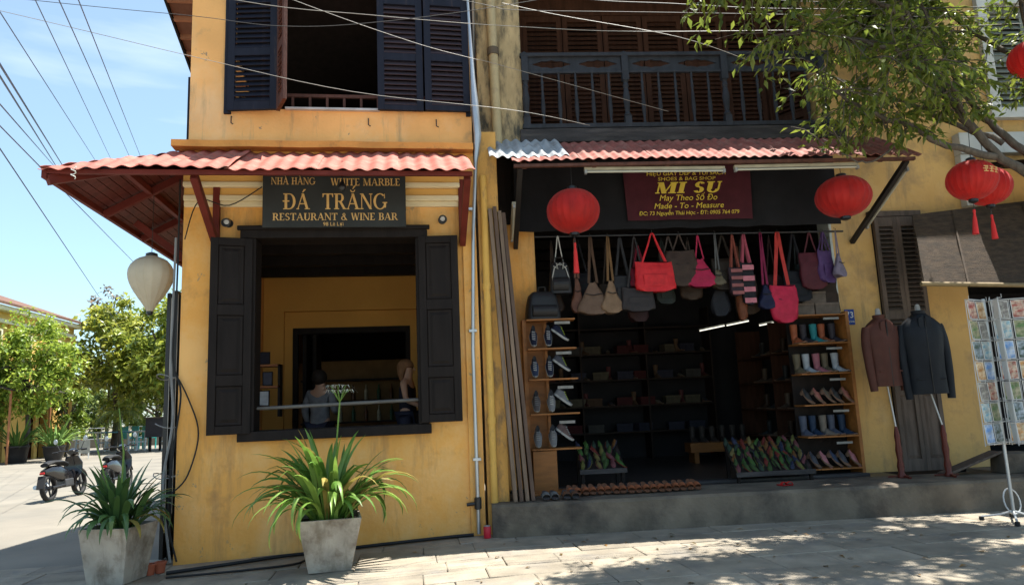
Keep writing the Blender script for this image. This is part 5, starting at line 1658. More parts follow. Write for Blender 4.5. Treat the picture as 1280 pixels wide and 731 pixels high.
def bag(kind, label, x, zt, zb, w, col, ztop=3.72, y=0.98, rz=0.0, strap=None, sw=.022, d=.09, rough=.5, col2=None):
    """bag hung on the shop rail: body from zb to zt, straps up to ztop"""
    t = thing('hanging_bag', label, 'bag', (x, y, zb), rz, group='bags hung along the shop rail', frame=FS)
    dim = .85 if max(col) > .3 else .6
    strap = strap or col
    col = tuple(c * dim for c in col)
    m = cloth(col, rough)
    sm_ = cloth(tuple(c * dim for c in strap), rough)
    h = zt - zb
    w *= 1.28
    d *= 1.35
    q = MB()
    rings = []
    n = 24
    for j in range(11):
        s = j / 10
        if kind == 'tote':
            kx, ky = 1.0 - .16 * s * 0 + .10 * (1 - s) * 0 + (.0), 1 - .75 * s
            kx = 1.06 - .12 * s
        elif kind == 'hobo':
            kx = (1.0 - .85 * s ** 1.5) * (.82 + .18 * math.sin(PI * min(1, s * 2)))
            ky = 1 - .7 * s
        elif kind == 'sack':
            kx = .72 + .28 * math.sin(PI * (.15 + .6 * s))
            ky = .6 + .5 * math.sin(PI * (.1 + .8 * s)) - .25 * s
        else:
            kx = .9 + .1 * math.sin(PI * s); ky = 1 - .3 * s
        rnd_ = 1 - .25 * max(0, .12 - s) / .12
        ring = []
        for i in range(n):
            a = 2 * PI * i / n
            ca, sa = math.cos(a), math.sin(a)
            e = .45 if kind != 'sack' else .8
            ring.append((w / 2 * kx * rnd_ * math.copysign(abs(ca) ** e, ca) + .022 * noise.noise(Vector((x * 3, s * 4, a))), d / 2 * ky * math.copysign(abs(sa) ** .7, sa) * (1 + .35 * noise.noise(Vector((x * 5, s * 5, a * 2.2)))), h * s + (.03 * math.cos(a) ** 2 if s == 0 else 0) + (.02 * noise.noise(Vector((x * 7, a, 3))) - .02 * (1 - ca * ca) if s > .85 else 0)))
        rings.append(ring)
    q.loft(rings)
    q.build('body', m, t, 60)
    if kind == 'tote' and not col2:
        MB().box(-w * .30, w * .30, -d * .44, -d * .36, h * .18, h * .56).build('pocket', m, t, bevel=.012)
    elif kind != 'tote':
        MB().tube([(-w * .22, -d * .40, h * .62), (0, -d * .46, h * .57), (w * .22, -d * .40, h * .62)], .006, 5).build('zip', black_met, t)
    top = Vector((0, 0, ztop - zb))
    if kind == 'hobo':
        q = MB(); strap_band(q, Vector((-w * .10, 0, h * .97)), Vector((w * .12, 0, h * .97)), top, sw); q.build('strap', sm_, t, True)
    elif kind == 'sack':
        q = MB(); strap_band(q, Vector((-w * .26, .02, h * .9)), Vector((w * .26, .02, h * .9)), top, sw); q.build('strap', sm_, t, True)
    else:
        for yy in (-.03, .03):
            q = MB(); strap_band(q, Vector((-w * .30, yy, h * .96)), Vector((w * .30, yy, h * .96)), top + Vector((0, yy * .3, 0)), sw); q.build('handle', sm_, t, True)
    q = MB(); q.tube([(0, .01, ztop - zb - .01), (0, -.01, ztop - zb + .03), (0, .02, ztop - zb + .045)], .004, 5); q.build('hook', black_met, t)
    if col2:
        k = 4
        for i in range(k):
            MB().box(-w * .44, w * .44, -d * .5 - .004, -d * .5, h * (i + .15) / k, h * (i + .6) / k).build('patch', cloth(col2, .7), t)
    return t
brown_l, tan_l, dkred, redl = (.11, .06, .035), (.25, .14, .07), (.22, .012, .03), (.58, .025, .03)
bpk = backpack('small black drawstring rucksack with pale cords hung at the left of the rail', (1.06, .96, 2.95), 0, .30, .42, .16, blk_lea, trim=mat('pale_cord', (.4, .4, .38), .7))
q = MB(); strap_band(q, Vector((-.06, 0, .40)), Vector((.06, 0, .40)), Vector((0, 0, .79)), .014); q.build('strap', MATS['pale_cord'], bpk, True)
q = MB(); q.tube([(-.09, -.09, .36), (-.03, -.09, .32), (-.05, -.09, .40), (0, -.09, .37), (.05, -.09, .40), (.03, -.09, .32), (.09, -.09, .36)], .008, 5); q.build('bow', MATS['pale_cord'], bpk, True)
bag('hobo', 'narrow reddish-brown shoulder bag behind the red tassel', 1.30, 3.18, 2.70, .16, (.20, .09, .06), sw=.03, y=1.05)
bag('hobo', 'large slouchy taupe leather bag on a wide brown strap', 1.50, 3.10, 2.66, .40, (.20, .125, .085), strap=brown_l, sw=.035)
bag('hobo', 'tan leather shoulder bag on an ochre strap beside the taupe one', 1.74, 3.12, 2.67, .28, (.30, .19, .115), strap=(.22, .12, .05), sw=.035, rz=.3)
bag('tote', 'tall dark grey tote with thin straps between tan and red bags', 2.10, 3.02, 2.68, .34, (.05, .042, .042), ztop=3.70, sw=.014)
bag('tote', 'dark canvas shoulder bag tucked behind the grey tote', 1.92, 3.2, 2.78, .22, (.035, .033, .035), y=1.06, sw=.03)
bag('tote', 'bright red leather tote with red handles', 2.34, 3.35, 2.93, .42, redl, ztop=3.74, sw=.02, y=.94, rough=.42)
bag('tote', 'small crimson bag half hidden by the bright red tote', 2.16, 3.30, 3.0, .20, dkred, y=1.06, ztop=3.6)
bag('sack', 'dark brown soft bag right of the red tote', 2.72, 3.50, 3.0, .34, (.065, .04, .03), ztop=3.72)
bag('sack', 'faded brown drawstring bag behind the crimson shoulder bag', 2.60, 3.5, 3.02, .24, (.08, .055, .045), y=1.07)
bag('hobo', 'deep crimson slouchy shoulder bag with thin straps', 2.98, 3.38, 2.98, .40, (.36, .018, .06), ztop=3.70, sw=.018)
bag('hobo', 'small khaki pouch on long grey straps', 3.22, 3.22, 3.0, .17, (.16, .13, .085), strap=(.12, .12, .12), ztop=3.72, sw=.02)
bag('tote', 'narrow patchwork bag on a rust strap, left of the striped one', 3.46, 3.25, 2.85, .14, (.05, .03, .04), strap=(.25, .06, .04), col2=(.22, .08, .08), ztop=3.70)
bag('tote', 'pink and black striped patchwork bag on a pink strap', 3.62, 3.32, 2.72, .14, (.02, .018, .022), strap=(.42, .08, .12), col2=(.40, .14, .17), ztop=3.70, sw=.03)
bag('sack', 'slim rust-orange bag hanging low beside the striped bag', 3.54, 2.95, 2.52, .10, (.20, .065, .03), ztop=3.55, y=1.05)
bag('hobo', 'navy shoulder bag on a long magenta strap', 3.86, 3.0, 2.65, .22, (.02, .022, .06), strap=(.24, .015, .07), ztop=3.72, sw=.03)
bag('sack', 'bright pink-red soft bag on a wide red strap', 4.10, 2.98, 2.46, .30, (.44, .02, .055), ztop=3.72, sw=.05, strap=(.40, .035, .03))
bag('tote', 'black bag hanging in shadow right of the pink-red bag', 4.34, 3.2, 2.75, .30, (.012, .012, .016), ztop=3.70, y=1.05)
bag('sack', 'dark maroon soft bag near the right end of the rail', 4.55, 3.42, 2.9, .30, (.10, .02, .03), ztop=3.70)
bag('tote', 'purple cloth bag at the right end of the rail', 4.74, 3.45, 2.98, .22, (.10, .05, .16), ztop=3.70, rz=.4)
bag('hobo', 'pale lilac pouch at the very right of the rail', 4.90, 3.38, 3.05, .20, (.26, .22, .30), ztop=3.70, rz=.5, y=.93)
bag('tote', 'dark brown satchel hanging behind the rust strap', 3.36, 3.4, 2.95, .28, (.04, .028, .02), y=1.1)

# ------------------------------------------------------------------ jacket mannequins
def mannequin(label, x, y, zneck, zhem, w, col, rz, foot_dx, group='jacket mannequins'):
    t = thing('mannequin', label, 'mannequin', (x, y, PH), rz, group=group, frame=FS)
    m = mat('jacket_%d' % len(MATS), col, .55, .15, 6, .12, 40, spec=.15)
    zn, zh = zneck - PH, zhem - PH
    H = zn - zh
    q = MB()
    prof = [(0, .92, .62), (.10, .90, .62), (.3, .86, .60), (.5, .90, .62), (.68, 1.0, .64), (.80, 1.0, .60), (.88, .96, .52), (.94, .72, .46), (.98, .40, .38), (1.0, .30, .34)]
    rings = []
    n = 28
    for s, kx, ky in prof:
        rings.append([(w / 2 * kx * math.copysign(abs(math.cos(a)) ** .75, math.cos(a)), w / 2 * ky * math.copysign(abs(math.sin(a)) ** .8, math.sin(a)) * (1 + .16 * noise.noise(Vector((math.cos(a) * 2.5, math.sin(a) * 2.5 + x * 3, s * 4)))), zh + H * s - .03 * abs(math.cos(a)) ** 3 * (s > .85) * (s < .97)) for a in [2 * PI * i / n for i in range(n)]])
    q.loft(rings)
    j = q.build('jacket', m, t, 70)
    q = MB(); q.box(-.004, .004, -w / 2 * .635, -w / 2 * .58, zh + .01, zh + H * .93); q.build('zip', mat('dull_zip', (.03, .028, .026), .6), j)
    for e in (-1, 1):
        MB().prism([(e * .012, zn - .03), (e * .075, zn - .06), (e * .085, zn - .16), (e * .014, zn - .27)] if e > 0 else [(e * .012, zn - .03), (e * .014, zn - .27), (e * .085, zn - .16), (e * .075, zn - .06)], -w / 2 * .60, -w / 2 * .50).build('lapel', m, j, bevel=.004)
        MB().box(e * w * .22 - .06, e * w * .22 + .06, -w / 2 * .585, -w / 2 * .50, zh + .18, zh + .20).build('pocket_flap', m, j, bevel=.003)
    q = MB(); q.lathe([(.30 * w / 2, 0), (.34 * w / 2, .05), (.27 * w / 2, .055), (.26 * w / 2, 0)], (0, 0, zn - .01), 18, sy=1.05); q.build('collar', m, j, True)
    for sg in (-1, 1):
        q = MB()
        q.tube(smooth([(sg * w * .42, 0, zh + H * .86), (sg * w * .51, -.01, zh + H * .62), (sg * w * .52, -.03, zh + H * .30), (sg * w * .49, -.05, zh - .06)], 4), [.06, .066, .066, .064, .062, .06, .058, .056, .055, .053, .05, .048, .046], 12)
        q.build('sleeve', m, j, True)
    q = MB(); q.lathe([(0, 0), (.035, 0), (.045, .03), (.035, .06), (.03, .11), (.02, .13), (0, .135)], (0, 0, zn + .0), 14); q.build('neck_cap', cloth((.30, .29, .27)), t, True)
    q = MB(); q.tube([(foot_dx, 0, .62), (0, 0, zh + .15)], .011, 8); q.build('pole', grey_met, t, True)
    q = MB(); pr = [(.05, 0), (.055, .03), (.035, .06), (.045, .14), (.03, .22), (.042, .34), (.03, .44), (.036, .52), (.022, .60), (.014, .64), (0, .64)]
    q.lathe(pr, (foot_dx, 0, 0), 12); q.build('turned_foot', mat('red_turned_wood', (.10, .018, .012), .4, .2, 5), t, True)
    for k in range(3):
        a = 2 * PI * k / 3 + .5
        q = MB(); q.bar((foot_dx, 0, .03), (foot_dx + .16 * math.cos(a), .16 * math.sin(a), .012), .03, .022); q.build('foot', MATS['red_turned_wood'], t)
    return t
mannequin('stand mannequin in a brown leather jacket beside the right shoe rack', 5.18, .62, 2.44, 1.56, .44, (.075, .028, .020), .1, .06)
mannequin('stand mannequin in a black jacket before the louvred door', 5.68, .55, 2.47, 1.44, .52, (.014, .016, .020), -.15, .12)

# ------------------------------------------------------------------ postcard rack
PR = thing('postcard_rack', 'white wire postcard stand on the pavement at far right', 'rack', (5.60, -0.75, 0.055), frame=FS)
wire = mat('white_wire', (.45, .46, .46), .45, .1)
q = MB(); q.tube([(0, 0, .08), (0, 0, 2.42)], .018, 8); q.build('pole', grey_met, PR, True)
for k in range(4):
    a = PI / 4 + k * PI / 2 + .2
    q = MB(); q.tube([(0, 0, .12), (.12 * math.cos(a), .12 * math.sin(a), .08), (.30 * math.cos(a), .30 * math.sin(a), .05)], .012, 6); q.build('foot', wire, PR, True)
    q = MB(); q.lathe([(0, -.025), (.025, -.02), (.025, .02), (0, .025)], (.30 * math.cos(a), .30 * math.sin(a), .03), 8); q.build('castor', rubber, PR, True)
q = MB(); q.tube([(.09 * math.cos(a), .09 * math.sin(a) * .3, .22 + .13 * math.sin(a)) for a in [2 * PI * i / 16 for i in range(17)]], .008, 5); q.build('ring', wire, PR, True)
def card_mat(i):
    pal = [((.10, .25, .55), (.45, .5, .55)), ((.08, .16, .05), (.35, .3, .2)), ((.45, .2, .05), (.55, .45, .3)), ((.12, .3, .4), (.5, .5, .45)), ((.3, .05, .04), (.5, .4, .3)), ((.05, .08, .05), (.3, .35, .4)), ((.4, .38, .33), (.15, .13, .12))]
    a, b = pal[i % 7]
    return mat('postcard_print_%d' % i, a, .4, .4, 9 + i % 3 * 4, 0, col2=b, c2pos=(.40, .58), c2scale=7 + i % 4 * 2, stretch=(1, 1, 1.5))
white_card = mat('card_white', (.6, .6, .58), .5, .05)
cw, chh = .165, .20
n_c = 0
for f_, (ang, xoff) in enumerate(((R(28), -.23), (R(-22), .26), (R(70), 0.02))):
    fm = thing('x', 'x', 'x') if False else None
    ca, sa = math.cos(ang), math.sin(ang)
    def pt(u, v, z):
        return (xoff * .8 + u * ca - v * sa, -.10 + u * sa + v * ca - .02, z)
    q = MB()
    for u in (-.19, 0.0, .19):
        q.tube([pt(u, .01, .82), pt(u, .01, 2.40)], .004, 5)
    for k in range(8):
        z = .84 + k * .222
        q.tube([pt(-.19, 0, z), pt(.19, 0, z)], .004, 5)
        q.tube([pt(-.19, -.03, z), pt(.19, -.03, z)], .004, 5)
        for u in (-.19, .19):
            q.tube([pt(u, 0.01, z), pt(u, -.03, z), pt(u, -.03, z + .04)], .003, 4)
    q.build('wire_panel', wire, PR)
    for k in range(7):
        for s in (0, 1):
            if f_ == 2 and s == 1:
                continue
            z = .845 + k * .222
            u = -.095 + .19 * s
            side = ('on the left wing of the rack', 'on the right wing of the rack', 'on the middle wing of the rack')[f_]
            o = thing('postcard', f'colour postcard {side}, {"left" if s == 0 else "right"} column, {("lowest", "second from bottom", "third from bottom", "middle", "third from top", "second from top", "top")[k]}', 'postcard', group='postcards in the wire rack')
            o.matrix_world = FS @ Matrix.Translation((5.60, -.75, .055)) @ Matrix.Translation(pt(u, -.012, z + .006)) @ Matrix.Rotation(ang, 4, 'Z') @ Matrix.Rotation(R(-4), 4, 'X')
            MB().box(-cw / 2, cw / 2, 0, .006, 0, chh).build('card', white_card, o)
            MB().box(-cw / 2 + .006, cw / 2 - .006, -.0015, -.0002, .006, chh - .006).build('picture', card_mat((k * 3 + s * 5 + f_ * 2) % 14), o)
            n_c += 1
# plank ramp and stone block at the foot of the louvred door
o = MB().bar((0, 0, 0), (.78, .05, .24), .2, .03).build('plank', shut_wood, None, bevel=.004)
o.matrix_world = FS @ Matrix.Translation((5.78, .62, PH + .02))
tag(o, 'dark plank leaning up onto the block beside the black-jacket mannequin', 'plank')
q = MB(); q.loft([[(-.2, -.15, 0), (.25, -.15, 0), (.25, .15, 0), (-.2, .15, 0)], [(-.18, -.14, .25), (.24, -.13, .24), (.24, .14, .25), (-.18, .14, .26)]])
o = q.build('stone_block', cement, None, bevel=.015)
o.matrix_world = FS @ Matrix.Translation((6.72, .62, PH))
tag(o, 'rough cement block behind the postcard rack under the plank', 'block')

# second, shadowed row of bags and boots that crowd the shop
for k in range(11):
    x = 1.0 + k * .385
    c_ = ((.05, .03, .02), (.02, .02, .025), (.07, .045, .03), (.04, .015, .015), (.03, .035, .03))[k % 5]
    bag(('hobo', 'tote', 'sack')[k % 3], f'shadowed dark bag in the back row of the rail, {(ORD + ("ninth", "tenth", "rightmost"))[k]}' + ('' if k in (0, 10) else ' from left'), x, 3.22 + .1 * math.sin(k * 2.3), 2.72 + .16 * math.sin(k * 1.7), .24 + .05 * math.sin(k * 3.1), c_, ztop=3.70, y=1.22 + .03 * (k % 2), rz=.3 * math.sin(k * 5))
for k in range(6):
    shoe('boot', f'black boot standing on the low bench, {ORD[k]}' + ('' if k == 0 else ' from left'), Mx(3.72 + .18 * k, 4.2, PH + .341, R(-90 + 6 * math.sin(k)), s=1.1) @ Matrix.Translation((-.1, 0, 0)), (.05, .04, .035), group='boots on the bench')
for i, z in enumerate((1.03, 1.53, 2.03)):
    for k in range(8):
        shoe('heel' if (i + k) % 2 else 'boot', f'dim shoe on the back display shelves, {ORD[k]}' + ('' if k == 0 else ' from left') + f', {("second-lowest", "third", "top")[i]} shelf', Mx(1.15 + .47 * k, 5.52, PH + z + .001, R(-80 + 20 * math.sin(k * 3 + i))) @ Matrix.Translation((-.1, 0, 0)), ((.12, .07, .04), (.05, .05, .06), (.10, .03, .03), (.14, .12, .09))[(k * 3 + i) % 4], group='shoes on the back shelves')

# ------------------------------------------------------------------ down the side street
def crown_mesh(center, rx, ry, rz, n, ls, r, clumps=40, flat=0.0):
    lf = MB()
    cs = []
    for i in range(clumps):
        d = Vector((r.gauss(0, 1), r.gauss(0, 1), r.gauss(0, 1))).normalized() * r.uniform(.45, 1.0)
        cs.append((Vector((d.x * rx, d.y * ry, d.z * rz)), r.uniform(.10, .26) * (rx + rz) / 2))
    for i in range(n):
        c, s = r.choice(cs)
        p = c + Vector((r.gauss(0, .5), r.gauss(0, .5), r.gauss(0, .42))) * s
        d = Vector((r.uniform(-1, 1), r.uniform(-1, 1), r.uniform(-.9, .5)))
        nn_ = Vector((r.uniform(-.7, .7), r.uniform(-.7, .7), 1))
        add_leaf(lf, Vector(center) + p, d, nn_, ls * r.uniform(.7, 1.3), ls * .5 * r.uniform(.7, 1.2))
    return lf

def far_tree(name, label, loc, h, rx, rz, n, ls, col, seed, trunk_r=.18, clumps=40, zc=None, ry=None):
    r = random.Random(seed)
    t = thing(name, label, 'tree', loc)
    zc = zc or h - rz
    q = MB(); q.tube(smooth([(0, 0, 0), (.1, 0, zc * .4), (-.1, .1, zc * .75), (0, 0, zc + rz * .4)], 4), [trunk_r * (1 - .05 * i) for i in range(13)], 8); q.build('trunk', bark, t, True)
    for k in range(6):
        a = k * 1.05 + r.uniform(0, .6)
        q = MB(); q.tube(smooth([(0, 0, zc * r.uniform(.55, .85)), (rx * .35 * math.cos(a), rx * .35 * math.sin(a), zc), (rx * .75 * math.cos(a), rx * .75 * math.sin(a), zc + rz * r.uniform(-.2, .6))], 3), [trunk_r * .5, trunk_r * .45, trunk_r * .4, trunk_r * .35, trunk_r * .3, trunk_r * .25, trunk_r * .15], 6); q.build('branch', bark, t, True)
    crown_mesh((0, 0, zc), rx, ry or rx, rz, n, ls, r, clumps).build('crown', leaf_mat('%s_leaf_%d' % (name, seed), col, .4), t, fix=False)
    return t
G0 = -0.06
far_tree('shade_tree', 'broad green tree with sunlit leaves behind the blue tables', (-17.0, 37.0, G0), 8.8, 3.0, 3.5, 7500, .42, (.26, .33, .06), 1, .2, 80, zc=5.3)
far_tree('shade_tree', 'dense green tree close behind the ivory lantern', (-13.2, 35.0, G0), 8.4, 3.0, 3.4, 7500, .42, (.22, .30, .05), 2, .22, 80, zc=5.2)
far_tree('slender_tree', 'thin grey-leaved tree top rising above the green trees', (-18.4, 39.5, G0), 10.2, 1.2, 1.7, 500, .26, (.16, .14, .10), 3, .12, 24)
far_tree('vine_tree', 'bright green feathery tree against the yellow house', (-17.1, 27.2, G0), 6.6, 1.8, 2.5, 7000, .24, (.25, .38, .06), 4, .14, 80, zc=4.2, ry=1.5)
far_tree('vine_tree', 'bright green feathery tree at the left picture edge', (-19.2, 26.8, G0), 6.5, 1.7, 2.8, 8000, .24, (.18, .31, .05), 5, .14, 80, zc=3.9, ry=1.5)
far_tree('hedge_tree', 'tall light green shrub beside the potted plants', (-17.2, 31.5, G0), 4.2, .9, 1.7, 3500, .18, (.16, .26, .04), 6, .08, 40, zc=2.3)
far_tree('river_tree', 'low dark green tree far across the river, left', (-30, 62, G0), 6, 5, 3, 5000, .5, (.10, .16, .04), 7, .25, 40)
far_tree('river_tree', 'low dark green tree far across the river, middle', (-22, 60, G0), 6, 5, 3, 5000, .5, (.12, .18, .04), 8, .25, 40)
far_tree('river_tree', 'low dark green tree far across the river, right', (-15, 62, G0), 6.5, 5, 3, 5000, .5, (.10, .16, .04), 10, .25, 40)
# young palm
pt_ = thing('young_palm', 'small palm with drooping fronds behind the blue tables', 'palm', (-15.4, 33.5, G0))
q = MB(); q.tube([(0, 0, 0), (0, 0, 1.4), (.05, 0, 2.2)], [.1, .08, .06], 8); q.build('trunk', bark, pt_, True)
rp_ = random.Random(4)
pm3 = leaf_mat('palm_leaf', (.16, .22, .05), .4)
for k in range(11):
    a = 2 * PI * k / 11 + rp_.uniform(-.2, .2)
    q = MB()
    P_ = [Vector((0, 0, 2.1)) + Vector((math.cos(a), math.sin(a), 0)) * (1.7 * s) + Vector((0, 0, 1.0 * s - 1.9 * s * s)) for s in [i / 10 for i in range(11)]]
    for i in range(1, 11):
        d = (P_[i] - P_[i - 1]).normalized()
        sd = Vector((-math.sin(a), math.cos(a), 0))
        for e in (-1, 1):
            for j in range(2):
                p0 = P_[i - 1].lerp(P_[i], j / 2)
                tip = p0 + sd * e * .34 * (1 - .05 * i) + d * .2 - Vector((0, 0, .2))
                q.add([p0, p0 + d * .05, tip], [(0, 1, 2)])
    q.tube(P_, .012, 4)
    q.build('frond', pm3, pt_, fix=False)

# yellow house at the left edge
H = thing('yellow_house', 'two-storey yellow house with cream cornice at the left edge', 'building', (-18.6, 30, G0))
hy = mat('house_yellow', (.66, .42, .12), .85, .12, .8, .1, world=True)
hc = mat('house_cream', (.70, .62, .45), .8, .08, 1, .1, world=True)
q = MB(); wallgrid(q, -4.5, 5.0, 0, 6.9, 0, .3, [(-3.6, -2.5, 4.3, 6.0), (-.9, .2, 4.3, 6.0), (2.2, 3.3, 4.3, 6.0), (-3.4, -1.6, 0, 3.0), (.6, 2.4, 0, 3.0)])
MW = Matrix.Rotation(R(90), 4, 'Z')
q.xf(MW); q.build('wall', hy, H)
q = MB(); q.box(-9, -.3, 4.7, 5.0, 0, 6.9); q.box(-9, -.3, -4.5, -4.2, 0, 6.9); q.build('end_wall', hy, H)
q = MB(); q.box(-9, .35, -4.7, 5.2, 6.9, 7.15); q.build('cornice', hc, H, bevel=.05)
q = MB(); q.box(-.05, .18, -4.55, 5.05, 6.35, 6.55); q.build('frieze', hc, H, bevel=.03)
q = MB(); q.loft([[(.45, -4.8, 7.15), (.45, 5.2, 7.15), (.45, 5.2, 7.28), (.45, -4.8, 7.28)], [(-4.5, -4.8, 9.0), (-4.5, 5.2, 9.0), (-4.5, 5.2, 9.13), (-4.5, -4.8, 9.13)]]); q.build('roof', mat('old_brown_tiles', (.13, .07, .05), .85, .3, 6, .4, 8, world=True), H)
for y_ in (-3.05, -.35, 2.75):
    fr = MB(); fr.box(.0, .08, y_ - .68, y_ - .55, 4.2, 6.1); fr.box(.0, .08, y_ + .55, y_ + .68, 4.2, 6.1); fr.box(0, .09, y_ - .55, y_ + .55, 6.0, 6.1); fr.box(0, .14, y_ - .72, y_ + .72, 4.1, 4.2)
    w_ = fr.build('window', hc, H)
    for e in (-1, 1):
        MB().box(-.16, -.12, min(y_, y_ + e * .55), max(y_, y_ + e * .55), 4.3, 6.0).build('shutter', mat('green_shutter', (.10, .13, .10), .6), w_)
for y_ in (-4.3, -1.7, 1.2, 4.8):
    MB().box(0, .12, y_ - .16, y_ + .16, 0, 6.35).build('pilaster', hy, H)
q = MB(); q.box(-.9, -.8, -4.0, 4.0, 0, 3.1); q.build('shopfront', mat('red_brown_doors', (.12, .03, .02), .6), H)
q = MB(); q.loft([[(.0, -4.4, 3.6), (.0, 3.2, 3.6), (.0, 3.2, 3.66), (.0, -4.4, 3.66)], [(1.6, -4.4, 3.15), (1.6, 3.2, 3.15), (1.6, 3.2, 3.21), (1.6, -4.4, 3.21)]]); q.build('canopy', mat('dark_canopy', (.04, .03, .03), .8), H)
for y_ in (-4.2, -.6, 3.0):
    q = MB(); q.tube([(1.5, y_, 0), (1.5, y_, 3.2)], .05, 8); q.build('canopy_post', mat('orange_post', (.30, .12, .05), .7), H, True)

# potted plants by the house
blackpot = mat('black_pot', (.02, .018, .018), .5, .2)
def far_pot(label, loc, s, seed, col):
    t = thing('potted_plant', label, 'potted plant', loc, group='potted plants by the yellow house')
    q = MB(); q.lathe([(0, 0), (.26 * s, 0), (.36 * s, .3 * s), (.40 * s, .58 * s), (.43 * s, .6 * s), (.43 * s, .66 * s), (.36 * s, .66 * s), (.34 * s, .58 * s), (0, .58 * s)], n=18); q.build('pot', blackpot, t, True)
    r = random.Random(seed)
    m_ = cloth(col)
    for i in range(38):
        az = r.uniform(0, 2 * PI); k = r.random()
        strap_leaf((.15 * s * math.cos(az), .15 * s * math.sin(az), .58 * s), az, s * r.uniform(.9, 1.5), R(8 + 45 * k), R(20 + 70 * k), .085 * s, r).build('leaf', m_, t, True)
far_pot('dark potted plant by the yellow house, nearest the street', (-15.6, 26.6, G0), 1.05, 1, (.10, .17, .04))
far_pot('dark potted plant by the yellow house, at the picture edge', (-17.2, 26.8, G0), 1.15, 2, (.08, .15, .03))
far_pot('dark potted plant by the yellow house, behind the others', (-16.4, 28.6, G0), 1.0, 3, (.12, .2, .04))
t = thing('white_sign_box', 'small white standing board beside the potted plants', 'sign', (-14.9, 28.0, G0), R(20))
MB().box(-.22, .22, -.03, .03, .25, .85).build('board', mat('dull_board', (.25, .25, .22), .7), t); MB().box(-.2, -.15, -.1, .1, 0, .25).build('leg', white_pl, t); MB().box(.15, .2, -.1, .1, 0, .25).build('leg', white_pl, t)

# tables by the river
tb_top = mat('pale_table_cloth', (.55, .6, .62), .7, .1); teal = mat('teal_paint', (.03, .34, .32), .5, .1); blue_p = mat('blue_paint', (.06, .25, .42), .5)
for i, (x, y_, m_, lab) in enumerate(((-18.4, 37.5, tb_top, 'long pale trestle table by the river, leftmost of three'), (-16.4, 36.5, blue_p, 'blue-topped trestle table by the river, middle of three'), (-14.2, 35.0, tb_top, 'long pale trestle table by the river, rightmost of three'))):
    t = thing('trestle_table', lab, 'table', (x, y_, G0), R(-28), group='trestle tables by the river')
    MB().box(-1.15, 1.15, -.4, .4, 1.02, 1.10).build('table_top', m_, t, bevel=.01)
    for sx in (-.9, .9):
        for sy in (-.3, .3):
            MB().bar((sx, sy, 0), (sx * .92, sy, 1.02), .09, .09).build('leg', tb_top, t)
        MB().box(sx - .03, sx + .03, -.3, .3, .45, .52).build('stretcher', tb_top, t)
for i, (x, y_) in enumerate(((-16.7, 38.4), (-16.0, 38.1), (-15.3, 37.8))):
    t = thing('teal_chair', f'teal plastic chair behind the river tables, {("left", "middle", "right")[i]} of three', 'chair', (x, y_, G0), R(150), group='teal chairs by the river')
    MB().box(-.28, .28, -.28, .28, .62, .68).build('seat', teal, t, bevel=.01); MB().box(-.28, .28, .24, .29, .68, 1.35).build('backrest', teal, t, bevel=.01)
    for sx in (-.24, .24):
        for sy in (-.24, .24):
            MB().box(sx - .03, sx + .03, sy - .03, sy + .03, 0, .62).build('leg', teal, t)
t = thing('dark_cart', 'dark wooden cart standing at the end of the river tables', 'cart', (-12.9, 33.2, G0), R(-20))
MB().box(-.95, .95, -.5, .5, .75, 1.75).build('box', mat('cart_grey', (.03, .03, .04), .6), t, bevel=.01)
MB().box(-1.02, 1.02, -.55, .55, 1.75, 1.82).build('lid', mat('cart_lid', (.08, .06, .05), .6), t)
for sx in (-.7, .7):
    for sy in (-.4, .4):
        MB().box(sx - .05, sx + .05, sy - .05, sy + .05, 0, .75).build('leg', dark_wood, t)
# low wall, railing along the river bank
o = MB().box(-60, 8, 44, 44.4, -.06, .5).build('river_wall', road_m); tag(o, 'low pale wall along the river bank', 'wall')
RL = thing('river_railing', 'metal railing along the river bank behind the tables', 'railing', (-16, 43, G0))
for z in (.6, 1.3):
    MB().tube([(-14, 0, z), (12, 0, z)], .03, 6).build('rail', grey_met, RL, True)
pst = MB(); pst.box(-.03, .03, -.03, .03, 0, 1.3); pme = pst.mesh('post', grey_met)
for k in range(27):
    inst(pme, 'post', RL, (-14 + k, 0, 0))
q = MB(); q.add([(-200, 44.5, -.07), (60, 44.5, -.07), (60, 56, -.07), (-200, 56, -.07)], [(0, 1, 2, 3)])
wm = mat('river_water', (.10, .11, .08), .12, .1, .5, .3, 3, world=True, spec=.6)
struct(q.build('river', wm))
q = MB(); q.add([(-200, 56, .1), (60, 56, .1), (60, 75, .6), (-200, 75, .6)], [(0, 1, 2, 3)]); q.add([(-200, 56, -.08), (60, 56, -.08), (60, 56, .1), (-200, 56, .1)], [(0, 1, 2, 3)])
struct(q.build('far_bank', mat('bank_grass', (.20, .20, .07), .9, .3, 1, .3, 4, world=True)))

